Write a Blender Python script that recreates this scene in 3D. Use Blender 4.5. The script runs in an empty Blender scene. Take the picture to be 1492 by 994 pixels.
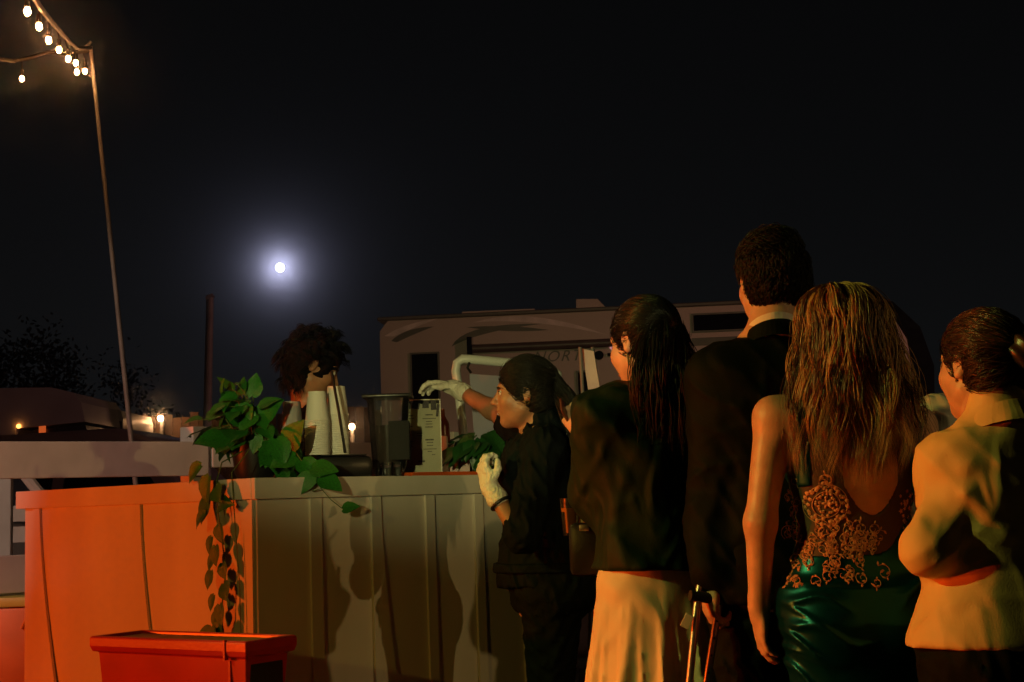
import bpy, bmesh, math, random
import numpy as np
from mathutils import Vector, Matrix

# ------------------------------------------------------------------ camera
scene = bpy.context.scene
FPX, CX, CY = 2072.0, 746.0, 497.0          # focal length and centre for a 1492 x 994 frame
CAM = np.array([0.0, 0.0, 1.15])
TH, RO = math.radians(6.42), math.radians(1.89)
_R0 = np.array([1.0, 0, 0]); _U0 = np.array([0, -math.sin(TH), math.cos(TH)])
FW = np.array([0, math.cos(TH), math.sin(TH)])
RT = _R0 * math.cos(RO) - _U0 * math.sin(RO)
UP = _U0 * math.cos(RO) + _R0 * math.sin(RO)
cam_data = bpy.data.cameras.new('camera')
cam_data.sensor_width = 36.0; cam_data.lens = 50.0
cam_data.clip_start = 0.05; cam_data.clip_end = 5000.0
cam = bpy.data.objects.new('camera', cam_data)
scene.collection.objects.link(cam)
M = Matrix.Identity(4)
for i in range(3):
    M[i][0], M[i][1], M[i][2], M[i][3] = RT[i], UP[i], -FW[i], CAM[i]
cam.matrix_world = M
scene.camera = cam

def P(px, py, d):
    """the point d metres ahead of the camera (world Y) that lies on a sight line"""
    r = FW * FPX + RT * (px - CX) - UP * (py - CY)
    return CAM + r * (d / r[1])

# ------------------------------------------------------------------ sky and moon
MOON_DIR = P(408, 390, 100.0) - CAM
MOON_DIR = MOON_DIR / np.linalg.norm(MOON_DIR)
moon_elev = math.asin(MOON_DIR[2]); moon_az = math.atan2(MOON_DIR[0], MOON_DIR[1])
world = bpy.data.worlds.new('World'); scene.world = world; world.use_nodes = True
nt = world.node_tree; nt.nodes.clear()
sky = nt.nodes.new('ShaderNodeTexSky'); sky.sky_type = 'NISHITA'; sky.sun_disc = False
sky.sun_elevation = moon_elev; sky.sun_rotation = moon_az
sky.air_density = 0.6; sky.dust_density = 0.0; sky.ozone_density = 3.0
hs = nt.nodes.new('ShaderNodeHueSaturation'); hs.inputs['Saturation'].default_value = 0.15
bg = nt.nodes.new('ShaderNodeBackground'); bg.inputs['Strength'].default_value = 0.0006
wo = nt.nodes.new('ShaderNodeOutputWorld')
nt.links.new(sky.outputs[0], hs.inputs['Color']); nt.links.new(hs.outputs[0], bg.inputs['Color'])
nt.links.new(bg.outputs[0], wo.inputs['Surface'])
sun_data = bpy.data.lights.new('moonlight', 'SUN')
sun_data.energy = 0.0078; sun_data.angle = math.radians(0.55); sun_data.color = (0.66, 0.67, 1.0)
sun = bpy.data.objects.new('moonlight', sun_data); scene.collection.objects.link(sun)
sun.rotation_euler = Vector(MOON_DIR).to_track_quat('Z', 'Y').to_euler()
sun.location = (0, 0, 60)

scene.view_settings.view_transform = 'Standard'; scene.view_settings.look = 'None'
scene.view_settings.exposure = 0.0; scene.view_settings.gamma = 1.0
scene.view_settings.use_curve_mapping = False
scene.render.engine = 'CYCLES'
scene.cycles.use_denoising = True
scene.cycles.max_bounces = 6; scene.cycles.diffuse_bounces = 3; scene.cycles.glossy_bounces = 3
scene.cycles.transmission_bounces = 6; scene.cycles.transparent_max_bounces = 8
scene.cycles.sample_clamp_indirect = 3.0
scene.cycles.caustics_reflective = False; scene.cycles.caustics_refractive = False

RNG = np.random.default_rng(11)
random.seed(11)
COL = scene.collection

# ------------------------------------------------------------------ materials
def mat(name, col, rough=0.6, metal=0.0, var=0.12, vscale=6.0, bump=0.0, bscale=60.0, col2=None,
        spec=0.5, sheen=0.0, coat=0.0, attr=None, stretch=(1, 1, 1), subsurf=0.0, fold=0.0, fscale=7.0):
    m = bpy.data.materials.new(name); m.use_nodes = True
    n = m.node_tree.nodes; l = m.node_tree.links
    b = n['Principled BSDF']
    b.inputs['Roughness'].default_value = rough; b.inputs['Metallic'].default_value = metal
    b.inputs['Specular IOR Level'].default_value = spec
    b.inputs['Sheen Weight'].default_value = sheen; b.inputs['Coat Weight'].default_value = coat
    if subsurf:
        b.inputs['Subsurface Weight'].default_value = subsurf
        b.inputs['Subsurface Radius'].default_value = (0.012, 0.005, 0.003)
        b.inputs['Subsurface Scale'].default_value = 0.6
    tc = n.new('ShaderNodeTexCoord'); mp = n.new('ShaderNodeMapping'); mp.inputs['Scale'].default_value = stretch
    l.new(tc.outputs['Object'], mp.inputs['Vector'])
    no = n.new('ShaderNodeTexNoise'); no.inputs['Scale'].default_value = vscale
    no.inputs['Detail'].default_value = 5.0
    l.new(mp.outputs[0], no.inputs['Vector'])
    cr = n.new('ShaderNodeValToRGB')
    c = np.array(col[:3], float); c2 = np.array(col2 if col2 is not None else c * (1 - 2 * var), float)
    ch = c * (1 + var) if col2 is None else c
    cr.color_ramp.elements[0].position = 0.3; cr.color_ramp.elements[1].position = 0.7
    cr.color_ramp.elements[0].color = (*np.clip(c2, 0, 1), 1); cr.color_ramp.elements[1].color = (*np.clip(ch, 0, 1), 1)
    if attr:
        at = n.new('ShaderNodeAttribute'); at.attribute_name = attr
        l.new(at.outputs['Fac'], cr.inputs[0])
    else:
        l.new(no.outputs[0], cr.inputs[0])
    l.new(cr.outputs[0], b.inputs['Base Color'])
    if bump:
        n2 = n.new('ShaderNodeTexNoise'); n2.inputs['Scale'].default_value = bscale; n2.inputs['Detail'].default_value = 4.0
        l.new(mp.outputs[0], n2.inputs['Vector'])
        bp = n.new('ShaderNodeBump'); bp.inputs['Strength'].default_value = bump; bp.inputs['Distance'].default_value = 0.01
        l.new(n2.outputs[0], bp.inputs['Height']); l.new(bp.outputs[0], b.inputs['Normal'])
    if fold:
        mp2 = n.new('ShaderNodeMapping'); mp2.inputs['Scale'].default_value = (1.0, 1.0, 0.55); mp2.inputs['Rotation'].default_value = (0.3, 0.5, 0.2)
        l.new(tc.outputs['Object'], mp2.inputs['Vector'])
        n3 = n.new('ShaderNodeTexNoise'); n3.noise_type = 'RIDGED_MULTIFRACTAL'; n3.inputs['Scale'].default_value = fscale * 2.2; n3.inputs['Detail'].default_value = 2.5
        n3.inputs['Distortion'].default_value = 0.6
        l.new(mp2.outputs[0], n3.inputs['Vector'])
        b3 = n.new('ShaderNodeBump'); b3.inputs['Strength'].default_value = fold; b3.inputs['Distance'].default_value = 0.045
        l.new(n3.outputs[0], b3.inputs['Height'])
        if bump: l.new(b3.outputs[0], bp.inputs['Normal'])
        else: l.new(b3.outputs[0], b.inputs['Normal'])
    return m

def glass(name, col=(0.95, 0.96, 0.95), rough=0.05, ior=1.4, alpha=0.35):
    """thin clear plastic: mostly see-through, a glossy coat over it"""
    m = bpy.data.materials.new(name); m.use_nodes = True
    n = m.node_tree.nodes; l = m.node_tree.links; n.clear()
    out = n.new('ShaderNodeOutputMaterial'); mx = n.new('ShaderNodeMixShader'); m2 = n.new('ShaderNodeMixShader')
    tr = n.new('ShaderNodeBsdfTransparent'); tr.inputs[0].default_value = (*col, 1)
    df = n.new('ShaderNodeBsdfDiffuse'); df.inputs[0].default_value = (*col, 1)
    gl = n.new('ShaderNodeBsdfGlossy'); fr = n.new('ShaderNodeFresnel'); fr.inputs[0].default_value = ior
    no = n.new('ShaderNodeTexNoise'); no.inputs['Scale'].default_value = 9.0
    mr = n.new('ShaderNodeMapRange'); mr.inputs['To Min'].default_value = rough; mr.inputs['To Max'].default_value = rough + 0.12
    l.new(no.outputs[0], mr.inputs[0]); l.new(mr.outputs[0], gl.inputs['Roughness'])
    m2.inputs[0].default_value = alpha
    l.new(tr.outputs[0], m2.inputs[1]); l.new(df.outputs[0], m2.inputs[2])
    l.new(fr.outputs[0], mx.inputs[0]); l.new(m2.outputs[0], mx.inputs[1]); l.new(gl.outputs[0], mx.inputs[2]); l.new(mx.outputs[0], out.inputs['Surface'])
    return m

def emit(name, col, strength):
    m = bpy.data.materials.new(name); m.use_nodes = True
    n = m.node_tree.nodes; l = m.node_tree.links; n.clear()
    out = n.new('ShaderNodeOutputMaterial'); e = n.new('ShaderNodeEmission')
    e.inputs[0].default_value = (*col, 1); e.inputs[1].default_value = strength
    l.new(e.outputs[0], out.inputs['Surface'])
    return m

MT = {}
MT['white_paint'] = mat('white_paint', (0.72, 0.68, 0.62), 0.3, vscale=3.5, col2=(0.60, 0.55, 0.48), bump=0.10, bscale=22, spec=0.6, stretch=(1, 1, 0.25))
MT['fence_white'] = mat('fence_white', (0.74, 0.72, 0.70), 0.5, var=0.06, bump=0.08, bscale=24)
MT['red_plastic'] = mat('red_plastic', (0.50, 0.025, 0.02), 0.32, var=0.08, bump=0.05, bscale=90)
MT['orange_plastic'] = mat('orange_plastic', (0.55, 0.17, 0.03), 0.45, var=0.1, bump=0.05)
MT['green_lid'] = mat('green_lid', (0.40, 0.46, 0.10), 0.5, var=0.1)
MT['black_plastic'] = mat('black_plastic', (0.012, 0.012, 0.013), 0.35, var=0.2, bump=0.06, bscale=120)
MT['paper'] = mat('paper', (0.74, 0.72, 0.66), 0.65, var=0.03, bump=0.05)
MT['menu_card'] = mat('menu_card', (0.52, 0.48, 0.33), 0.6, var=0.08)
MT['ink'] = mat('ink', (0.03, 0.025, 0.02), 0.7)
MT['clear'] = glass('clear', alpha=0.012, ior=1.45)
MT['clear_cup'] = glass('clear_cup', (0.9, 0.86, 0.84), 0.12, alpha=0.3)
MT['dark_drink'] = mat('dark_drink', (0.025, 0.01, 0.006), 0.15, var=0.2)
MT['leaf'] = mat('leaf', (0.035, 0.21, 0.02), 0.36, var=0.3, vscale=14, bump=0.25, bscale=30, col2=(0.012, 0.09, 0.012))
MT['leaf_dark'] = mat('leaf_dark', (0.02, 0.09, 0.02), 0.35, var=0.3, vscale=20, bump=0.1)
MT['stem'] = mat('stem', (0.09, 0.14, 0.03), 0.55)
MT['steel'] = mat('steel', (0.42, 0.40, 0.38), 0.35, metal=0.9, var=0.1)
MT['grey_pole'] = mat('grey_pole', (0.30, 0.29, 0.28), 0.55, var=0.15)
MT['wire'] = mat('wire', (0.03, 0.026, 0.024), 0.6)
MT['pvc'] = mat('pvc', (0.72, 0.74, 0.72), 0.35, var=0.03)
MT['blue_panel'] = mat('blue_panel', (0.34, 0.32, 0.42), 0.5, var=0.06)
MT['orange_tray'] = mat('orange_tray', (0.62, 0.10, 0.015), 0.3, var=0.08)
MT['pink_box'] = mat('pink_box', (0.68, 0.48, 0.46), 0.55, var=0.05)
MT['soil'] = mat('soil', (0.02, 0.014, 0.01), 0.9, var=0.3, bump=0.5)
MT['rubber'] = mat('rubber', (0.014, 0.014, 0.014), 0.8)
MT['skin_w'] = mat('skin_worker', (0.37, 0.18, 0.095), 0.45, var=0.10, vscale=22, bump=0.10, bscale=150, subsurf=0.15)
MT['skin_l'] = mat('skin_light', (0.56, 0.34, 0.24), 0.45, var=0.10, vscale=22, bump=0.10, bscale=150, subsurf=0.15)
MT['lip'] = mat('lip', (0.33, 0.10, 0.08), 0.35)
MT['eye'] = mat('eye', (0.6, 0.57, 0.53), 0.15, var=0.03)
MT['iris'] = mat('iris', (0.02, 0.01, 0.006), 0.1)
MT['hair_black'] = mat('hair_black', (0.010, 0.010, 0.008), 0.34, attr='tint', col2=(0.003, 0.003, 0.003), spec=0.4)
MT['hair_dark'] = mat('hair_dark', (0.007, 0.008, 0.007), 0.5, attr='tint', col2=(0.003, 0.003, 0.003), spec=0.22)
MT['hair_brown'] = mat('hair_brown', (0.05, 0.026, 0.014), 0.34, attr='tint', col2=(0.012, 0.007, 0.004), spec=0.55)
MT['hair_blonde'] = mat('hair_blonde', (0.52, 0.34, 0.13), 0.38, attr='tint', col2=(0.07, 0.036, 0.016), spec=0.55)
MT['cloth_black'] = mat('cloth_black', (0.005, 0.008, 0.009), 0.75, var=0.2, bump=0.15, bscale=220, spec=0.08, fold=0.9, fscale=7)
MT['suit'] = mat('suit', (0.003, 0.006, 0.005), 0.7, var=0.15, bump=0.12, bscale=260, spec=0.08, fold=0.4, fscale=5)
MT['shirt_white'] = mat('shirt_white', (0.70, 0.69, 0.67), 0.7, var=0.04, fold=0.45, fscale=8)
MT['kimono'] = mat('kimono', (0.010, 0.022, 0.012), 0.6, var=0.2, bump=0.1, bscale=200, fold=0.5, fscale=6, spec=0.12)
MT['cream'] = mat('cream', (0.66, 0.58, 0.42), 0.6, var=0.05, bump=0.08, bscale=240, fold=0.2, fscale=5)
MT['blazer'] = mat('blazer', (0.62, 0.44, 0.19), 0.65, var=0.06, bump=0.1, bscale=260, fold=0.4, fscale=6)
MT['hair_base'] = mat('hair_base', (0.006, 0.005, 0.004), 0.85, spec=0.1, bump=0.8, bscale=140)
MT['hair_base_brown'] = mat('hair_base_brown', (0.02, 0.011, 0.006), 0.85, spec=0.1, bump=0.8, bscale=140)
MT['teal_satin'] = mat('teal_satin', (0.001, 0.075, 0.125), 0.36, metal=0.8, var=0.1)
MT['sheer'] = mat('sheer_mesh', (0.06, 0.035, 0.025), 0.7, var=0.2, bump=0.2, bscale=300)
MT['lace'] = mat('lace', (0.55, 0.28, 0.15), 0.5, var=0.25, vscale=60)
MT['glove'] = mat('glove', (0.70, 0.68, 0.58), 0.45, var=0.05, bump=0.3, bscale=90, fold=0.35, fscale=28)
MT['yellow_thread'] = mat('yellow_thread', (0.70, 0.50, 0.05), 0.6)
MT['gold'] = mat('gold', (0.70, 0.45, 0.16), 0.25, metal=1.0)
MT['pants_dark'] = mat('pants_dark', (0.004, 0.006, 0.005), 0.75, var=0.2, bump=0.12, bscale=220, spec=0.08, fold=0.75, fscale=6)
MT['blouse'] = mat('blouse', (0.55, 0.54, 0.50), 0.7, var=0.05, bump=0.1, bscale=200, fold=0.75, fscale=7)
MT['amber'] = mat('amber', (0.45, 0.13, 0.015), 0.12, var=0.15)

# ------------------------------------------------------------------ mesh helpers
def new_obj(name, me, material=None, parent=None, smooth=False):
    o = bpy.data.objects.new(name, me); COL.objects.link(o)
    if material is not None and not me.materials: me.materials.append(material)
    if parent is not None: o.parent = parent
    if smooth: me.polygons.foreach_set('use_smooth', np.ones(len(me.polygons), bool))
    return o

def from_arrays(name, V, F, material=None, parent=None, smooth=False, tint=None):
    me = bpy.data.meshes.new(name)
    V = np.asarray(V, float)
    if isinstance(F, np.ndarray):
        nf, k = F.shape
        me.vertices.add(len(V)); me.vertices.foreach_set('co', V.ravel())
        me.loops.add(nf * k); me.loops.foreach_set('vertex_index', F.ravel().astype(np.int32))
        me.polygons.add(nf)
        me.polygons.foreach_set('loop_start', np.arange(0, nf * k, k, dtype=np.int32))
        me.update(calc_edges=True); me.validate()
    else:
        me.from_pydata([tuple(v) for v in V], [], F); me.update()
    if tint is not None:
        a = me.attributes.new('tint', 'FLOAT', 'POINT'); a.data.foreach_set('value', np.asarray(tint, np.float32))
    return new_obj(name, me, material, parent, smooth)

def thing(name, label, cat, loc=(0, 0, 0), rz=0.0, group=None):
    o = bpy.data.objects.new(name, None); COL.objects.link(o)
    o.location = loc; o.rotation_euler = (0, 0, rz); o.empty_display_size = 0.1
    o['label'] = label; o['category'] = cat
    if group: o['group'] = group
    return o

def tag(o, label, cat, group=None):
    o['label'] = label; o['category'] = cat
    if group: o['group'] = group
    return o

class MB:
    """collects shapes into one mesh"""
    def __init__(self): self.bm = bmesh.new()
    def box(self, c, s, rz=0.0, bevel=0.0, rot=None, taper=None):
        r = bmesh.ops.create_cube(self.bm, size=1.0)
        vs = r['verts']
        if taper:
            for v in vs:
                if v.co.z < 0: v.co.x *= taper; v.co.y *= taper
        mt = Matrix.Translation(Vector(c)) @ (rot.to_4x4() if rot else Matrix.Rotation(rz, 4, 'Z')) @ Matrix.Diagonal((*s, 1))
        bmesh.ops.transform(self.bm, matrix=mt, verts=vs)
        if bevel:
            es = list({e for v in vs for e in v.link_edges})
            bmesh.ops.bevel(self.bm, geom=es, offset=bevel, segments=2, affect='EDGES', profile=0.5)
        return self
    def tube(self, pts, r, seg=8, cap=True):
        pts = [Vector(p) for p in pts]; n = len(pts)
        rr = r if hasattr(r, '__len__') else [r] * n
        rings = []; up = None
        for i, p in enumerate(pts):
            t = (pts[min(i + 1, n - 1)] - pts[max(i - 1, 0)]).normalized()
            if up is None: up = t.orthogonal().normalized()
            else: up = (up - t * up.dot(t)).normalized()
            s = t.cross(up)
            rings.append([self.bm.verts.new(p + (up * math.cos(a) + s * math.sin(a)) * rr[i])
                          for a in [2 * math.pi * k / seg for k in range(seg)]])
        for a, b in zip(rings, rings[1:]):
            for k in range(seg):
                self.bm.faces.new((a[k], a[(k + 1) % seg], b[(k + 1) % seg], b[k]))
        if cap:
            self.bm.faces.new(rings[0][::-1]); self.bm.faces.new(rings[-1])
        return self
    def lathe(self, prof, c=(0, 0, 0), seg=24, cap0=True, cap1=True):
        rings = []
        for (r, z) in prof:
            rings.append([self.bm.verts.new((c[0] + r * math.cos(a), c[1] + r * math.sin(a), c[2] + z))
                          for a in [2 * math.pi * k / seg for k in range(seg)]])
        for a, b in zip(rings, rings[1:]):
            for k in range(seg):
                self.bm.faces.new((a[k], a[(k + 1) % seg], b[(k + 1) % seg], b[k]))
        if cap0: self.bm.faces.new(rings[0][::-1])
        if cap1: self.bm.faces.new(rings[-1])
        return self
    def prism(self, poly, y0, y1):
        """polygon in xz pushed through y0..y1"""
        a = [self.bm.verts.new((x, y0, z)) for x, z in poly]; b = [self.bm.verts.new((x, y1, z)) for x, z in poly]
        n = len(poly)
        self.bm.faces.new(a); self.bm.faces.new(b[::-1])
        for k in range(n): self.bm.faces.new((a[k], b[k], b[(k + 1) % n], a[(k + 1) % n]))
        return self
    def ball(self, c, r, seg=16):
        rr = r if hasattr(r, '__len__') else (r, r, r)
        bmesh.ops.create_uvsphere(self.bm, u_segments=seg, v_segments=max(6, seg // 2), radius=1.0,
                                  matrix=Matrix.Translation(Vector(c)) @ Matrix.Diagonal((*rr, 1)))
        return self
    def build(self, name, material, parent=None, smooth=False):
        bmesh.ops.recalc_face_normals(self.bm, faces=self.bm.faces[:])
        me = bpy.data.meshes.new(name); self.bm.to_mesh(me); self.bm.free()
        o = new_obj(name, me, material, parent)
        if smooth:
            me.polygons.foreach_set('use_smooth', np.ones(len(me.polygons), bool))
            try: me.set_sharp_from_angle(angle=math.radians(40))
            except Exception: pass
        return o

def band(name, c, R, r0, r1, h, tilt, material, parent, thick=0.004, a0=-2.6, a1=2.6, n=36, flat=1.0):
    """a collar: a standing strip round a neck, open at the front; angle 0 is the nape"""
    V = []; F = []
    for i in range(n + 1):
        a = a0 + (a1 - a0) * i / n; d = np.array([math.sin(a), -math.cos(a), 0.0]); zo = tilt * (math.cos(a) - 1) * .5
        for (r, z) in ((r0, 0), (r1, h), (r1 - thick, h + .001), (r0 - thick, 0)):
            V.append(np.asarray(c) + R @ (d * np.array([r, r * flat, 0]) + np.array([0, 0, z + zo])))
    for i in range(n):
        for k in range(4): F.append((i * 4 + k, i * 4 + (k + 1) % 4, i * 4 + 4 + (k + 1) % 4, i * 4 + 4 + k))
    F += [(3, 2, 1, 0), tuple(n * 4 + k for k in range(4))]
    o = from_arrays(name, np.array(V), F, material, parent)
    b = bmesh.new(); b.from_mesh(o.data); bmesh.ops.recalc_face_normals(b, faces=b.faces[:]); b.to_mesh(o.data); b.free()
    return o

def copy_tree(o, parent=None):
    c = o.copy(); COL.objects.link(c); c.parent = parent
    for ch in list(o.children): copy_tree(ch, c)
    return c

# ------------------------------------------------------------------ implicit surfaces for figures and cloth
def surface_nets(D, org, h):
    s = D < 0
    c = np.zeros(tuple(np.array(D.shape) - 1), np.int8)
    for dx in (0, 1):
        for dy in (0, 1):
            for dz in (0, 1):
                c += s[dx:D.shape[0] - 1 + dx, dy:D.shape[1] - 1 + dy, dz:D.shape[2] - 1 + dz]
    I = np.argwhere((c > 0) & (c < 8))
    idx = np.full(c.shape, -1, np.int32); idx[I[:, 0], I[:, 1], I[:, 2]] = np.arange(len(I))
    off = np.array([(a, b, d) for a in (0, 1) for b in (0, 1) for d in (0, 1)])
    val = np.stack([D[I[:, 0] + o[0], I[:, 1] + o[1], I[:, 2] + o[2]] for o in off], 1)
    acc = np.zeros((len(I), 3)); cnt = np.zeros(len(I))
    for i in range(8):
        for j in range(i + 1, 8):
            if np.abs(off[i] - off[j]).sum() != 1: continue
            a, b = val[:, i], val[:, j]; m = (a < 0) != (b < 0)
            t = np.where(m, a / np.where(a - b == 0, 1, a - b), 0)
            p = off[i] + t[:, None] * (off[j] - off[i])
            acc += p * m[:, None]; cnt += m
    V = (I + acc / np.maximum(cnt, 1)[:, None]) * h + org
    quads = []
    for ax in range(3):
        u, v = [(1, 2), (2, 0), (0, 1)][ax]
        sl0 = [slice(None)] * 3; sl1 = [slice(None)] * 3
        sl0[ax] = slice(0, -1); sl1[ax] = slice(1, None)
        a = s[tuple(sl0)]; b = s[tuple(sl1)]
        E = np.argwhere(a != b)
        E = E[(E[:, u] > 0) & (E[:, v] > 0) & (E[:, u] < c.shape[u]) & (E[:, v] < c.shape[v])]
        if len(E) == 0: continue
        fl = a[E[:, 0], E[:, 1], E[:, 2]]
        q = []
        for du, dv in ((1, 1), (0, 1), (0, 0), (1, 0)):
            e = E.copy(); e[:, u] -= du; e[:, v] -= dv
            q.append(idx[e[:, 0], e[:, 1], e[:, 2]])
        q = np.stack(q, 1); q[~fl] = q[~fl][:, ::-1]
        quads.append(q)
    return V, np.concatenate(quads)

def rotm(yaw=0.0, pitch=0.0, roll=0.0):
    """columns: the figure's right, forward, up; yaw turns left, pitch > 0 looks up, roll leans right"""
    cy, sy = math.cos(yaw), math.sin(yaw); cp, sp = math.cos(pitch), math.sin(pitch); cr, sr = math.cos(roll), math.sin(roll)
    Z = np.array([[cy, -sy, 0], [sy, cy, 0], [0, 0, 1]])
    X = np.array([[1, 0, 0], [0, cp, -sp], [0, sp, cp]])
    Y = np.array([[cr, 0, sr], [0, 1, 0], [-sr, 0, cr]])
    return Z @ X @ Y

class Sdf:
    def __init__(self): self.p = []
    def rc(self, a, b, ra, rb, k=0.02, op=1): self.p.append(('rc', np.array(a, float), np.array(b, float), ra, rb, k, op)); return self
    def el(self, c, r, R=None, k=0.02, op=1):
        self.p.append(('el', np.array(c, float), np.array(r, float), np.eye(3) if R is None else R, None, k, op)); return self
    def loft(self, org, R, lv, k=0.03, op=1, n=2.4):
        """lv rows: z, cx, cy, rx, ry in the frame (org, R)"""
        lv = np.array(lv, float); lv = lv[np.argsort(lv[:, 0])]
        zz = np.linspace(lv[0, 0], lv[-1, 0], 80)
        T = np.stack([np.interp(zz, lv[:, 0], lv[:, i]) for i in range(1, 5)], 1)
        for _ in range(6): T[1:-1] = (T[:-2] + 2 * T[1:-1] + T[2:]) / 4
        self.p.append(('lf', np.array(org, float), R, zz, T, k, op, n)); return self
    def bounds(self):
        lo, hi = [], []
        for p in self.p:
            if p[6] < 0: continue
            a, b = self._bb(p); lo.append(a); hi.append(b)
        return np.min(lo, 0), np.max(hi, 0)
    def _bb(self, p):
        if p[0] == 'rc':
            r = np.array([max(p[3], p[4])] * 3)
            return np.minimum(p[1], p[2]) - r, np.maximum(p[1], p[2]) + r
        if p[0] == 'el':
            e = np.abs(p[3]) @ p[2]; return p[1] - e, p[1] + e
        zz, T = p[3], p[4]
        pts = []
        for i in range(0, len(zz), 5):
            for sx in (-1, 1):
                for sy in (-1, 1):
                    pts.append(p[1] + p[2] @ np.array([T[i, 0] + sx * T[i, 2], T[i, 1] + sy * T[i, 3], zz[i]]))
        pts.append(p[1] + p[2] @ np.array([T[-1, 0], T[-1, 1], zz[-1]]))
        return np.min(pts, 0), np.max(pts, 0)
    def grid(self, h, disp=None, cut=None, pad=0.03):
        lo, hi = self.bounds(); lo = lo - pad; hi = hi + pad
        n = np.ceil((hi - lo) / h).astype(int) + 1
        D = np.full(tuple(n), 0.5, np.float32)
        ax = [lo[i] + np.arange(n[i]) * h for i in range(3)]
        for p in self.p:
            k, op = p[5], p[6]; mg = k + 4 * h + 0.02
            a, b = self._bb(p); a = a - mg; b = b + mg
            sl = []
            for i in range(3):
                i0 = max(0, int((a[i] - lo[i]) / h)); i1 = min(n[i], int((b[i] - lo[i]) / h) + 2)
                sl.append(slice(i0, max(i0, i1)))
            X = ax[0][sl[0]][:, None, None].astype(np.float32); Y = ax[1][sl[1]][None, :, None].astype(np.float32); Z = ax[2][sl[2]][None, None, :].astype(np.float32)
            if X.size == 0 or Y.size == 0 or Z.size == 0: continue
            if p[0] == 'rc':
                A, B, ra, rb = p[1], p[2], p[3], p[4]; ba = B - A; L = float(ba @ ba) + 1e-12
                t = np.clip(((X - A[0]) * ba[0] + (Y - A[1]) * ba[1] + (Z - A[2]) * ba[2]) / L, 0, 1)
                d = np.sqrt((X - A[0] - t * ba[0]) ** 2 + (Y - A[1] - t * ba[1]) ** 2 + (Z - A[2] - t * ba[2]) ** 2) - (ra + (rb - ra) * t)
            elif p[0] == 'el':
                x, y, z = X - p[1][0], Y - p[1][1], Z - p[1][2]; R = p[3]; r = p[2]
                q = [(x * R[0, i] + y * R[1, i] + z * R[2, i]) / r[i] for i in range(3)]
                k0 = np.sqrt(q[0] ** 2 + q[1] ** 2 + q[2] ** 2); k1 = np.sqrt((q[0] / r[0]) ** 2 + (q[1] / r[1]) ** 2 + (q[2] / r[2]) ** 2)
                d = k0 * (k0 - 1) / np.maximum(k1, 1e-6)
            else:
                x, y, z = X - p[1][0], Y - p[1][1], Z - p[1][2]; R = p[2]
                q = [x * R[0, i] + y * R[1, i] + z * R[2, i] for i in range(3)]
                zz, T = p[3], p[4]; zc = np.clip(q[2], zz[0], zz[-1])
                f = (zc - zz[0]) / (zz[-1] - zz[0]) * (len(zz) - 1); i0 = np.clip(f.astype(int), 0, len(zz) - 2); w = f - i0
                g = lambda c: T[i0, c] * (1 - w) + T[i0 + 1, c] * w
                rx, ry = g(2), g(3); nn = p[7]
                e = ((np.abs((q[0] - g(0)) / rx)) ** nn + (np.abs((q[1] - g(1)) / ry)) ** nn) ** (1 / nn)
                d = (e - 1) * np.minimum(rx, ry)
                d = np.maximum(d, np.abs(q[2] - (zz[0] + zz[-1]) / 2) - (zz[-1] - zz[0]) / 2)
            d = d.astype(np.float32); s = D[tuple(sl)]
            if op > 0:
                hh = np.maximum(k - np.abs(s - d), 0) / k if k > 0 else 0
                D[tuple(sl)] = np.minimum(s, d) - hh * hh * k / 4
            else:
                hh = np.maximum(k - np.abs(s + d), 0) / k if k > 0 else 0
                D[tuple(sl)] = np.maximum(s, -d) + hh * hh * k / 4
        if cut is not None or disp is not None:
            I = np.argwhere(np.abs(D) < 0.06) if cut is None else np.argwhere(D < 0.06)
            x = lo[0] + I[:, 0] * h; y = lo[1] + I[:, 1] * h; z = lo[2] + I[:, 2] * h
            v = D[I[:, 0], I[:, 1], I[:, 2]].astype(float)
            if disp is not None: v = v + disp(x, y, z)
            if cut is not None: v = np.maximum(v, cut(x, y, z))
            D[I[:, 0], I[:, 1], I[:, 2]] = v
        D[0], D[-1], D[:, 0], D[:, -1], D[:, :, 0], D[:, :, -1] = .5, .5, .5, .5, .5, .5
        return D, lo
    def build(self, name, h, material, parent=None, disp=None, cut=None):
        D, lo = self.grid(h, disp, cut)
        V, F = surface_nets(D, lo, h)
        return from_arrays(name, V, F, material, parent, True)

def wrinkle(seed, amp=0.006, freq=22.0, n=7, stretch=(1, 1, 0.45), warp=0.02):
    """narrow ridged folds, each fading in and out along its length"""
    r = np.random.default_rng(seed)
    K = r.normal(size=(n, 3)); K /= np.linalg.norm(K, axis=1)[:, None]
    K = K * (freq * 3.6 * r.uniform(0.5, 1.3, n))[:, None] * np.array(stretch); ph = r.uniform(0, 6.28, n)
    Q = r.normal(size=(n, 3)) * 9.0; pq = r.uniform(0, 6.28, n)
    def f(x, y, z):
        wx = x + warp * np.sin(9 * z + 5 * y + seed); wy = y + warp * np.sin(8 * x + 7 * z); wz = z + warp * np.sin(10 * x - 6 * y)
        s = 0
        for i in range(n):
            m = np.clip(np.sin(Q[i, 0] * x + Q[i, 1] * y + Q[i, 2] * z + pq[i]), 0, 1)
            s = s + m * (np.exp(-(np.sin(K[i, 0] * wx + K[i, 1] * wy + K[i, 2] * wz + ph[i]) / 0.34) ** 2) - 0.3)
        return -amp * s * 0.9
    return f

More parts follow.
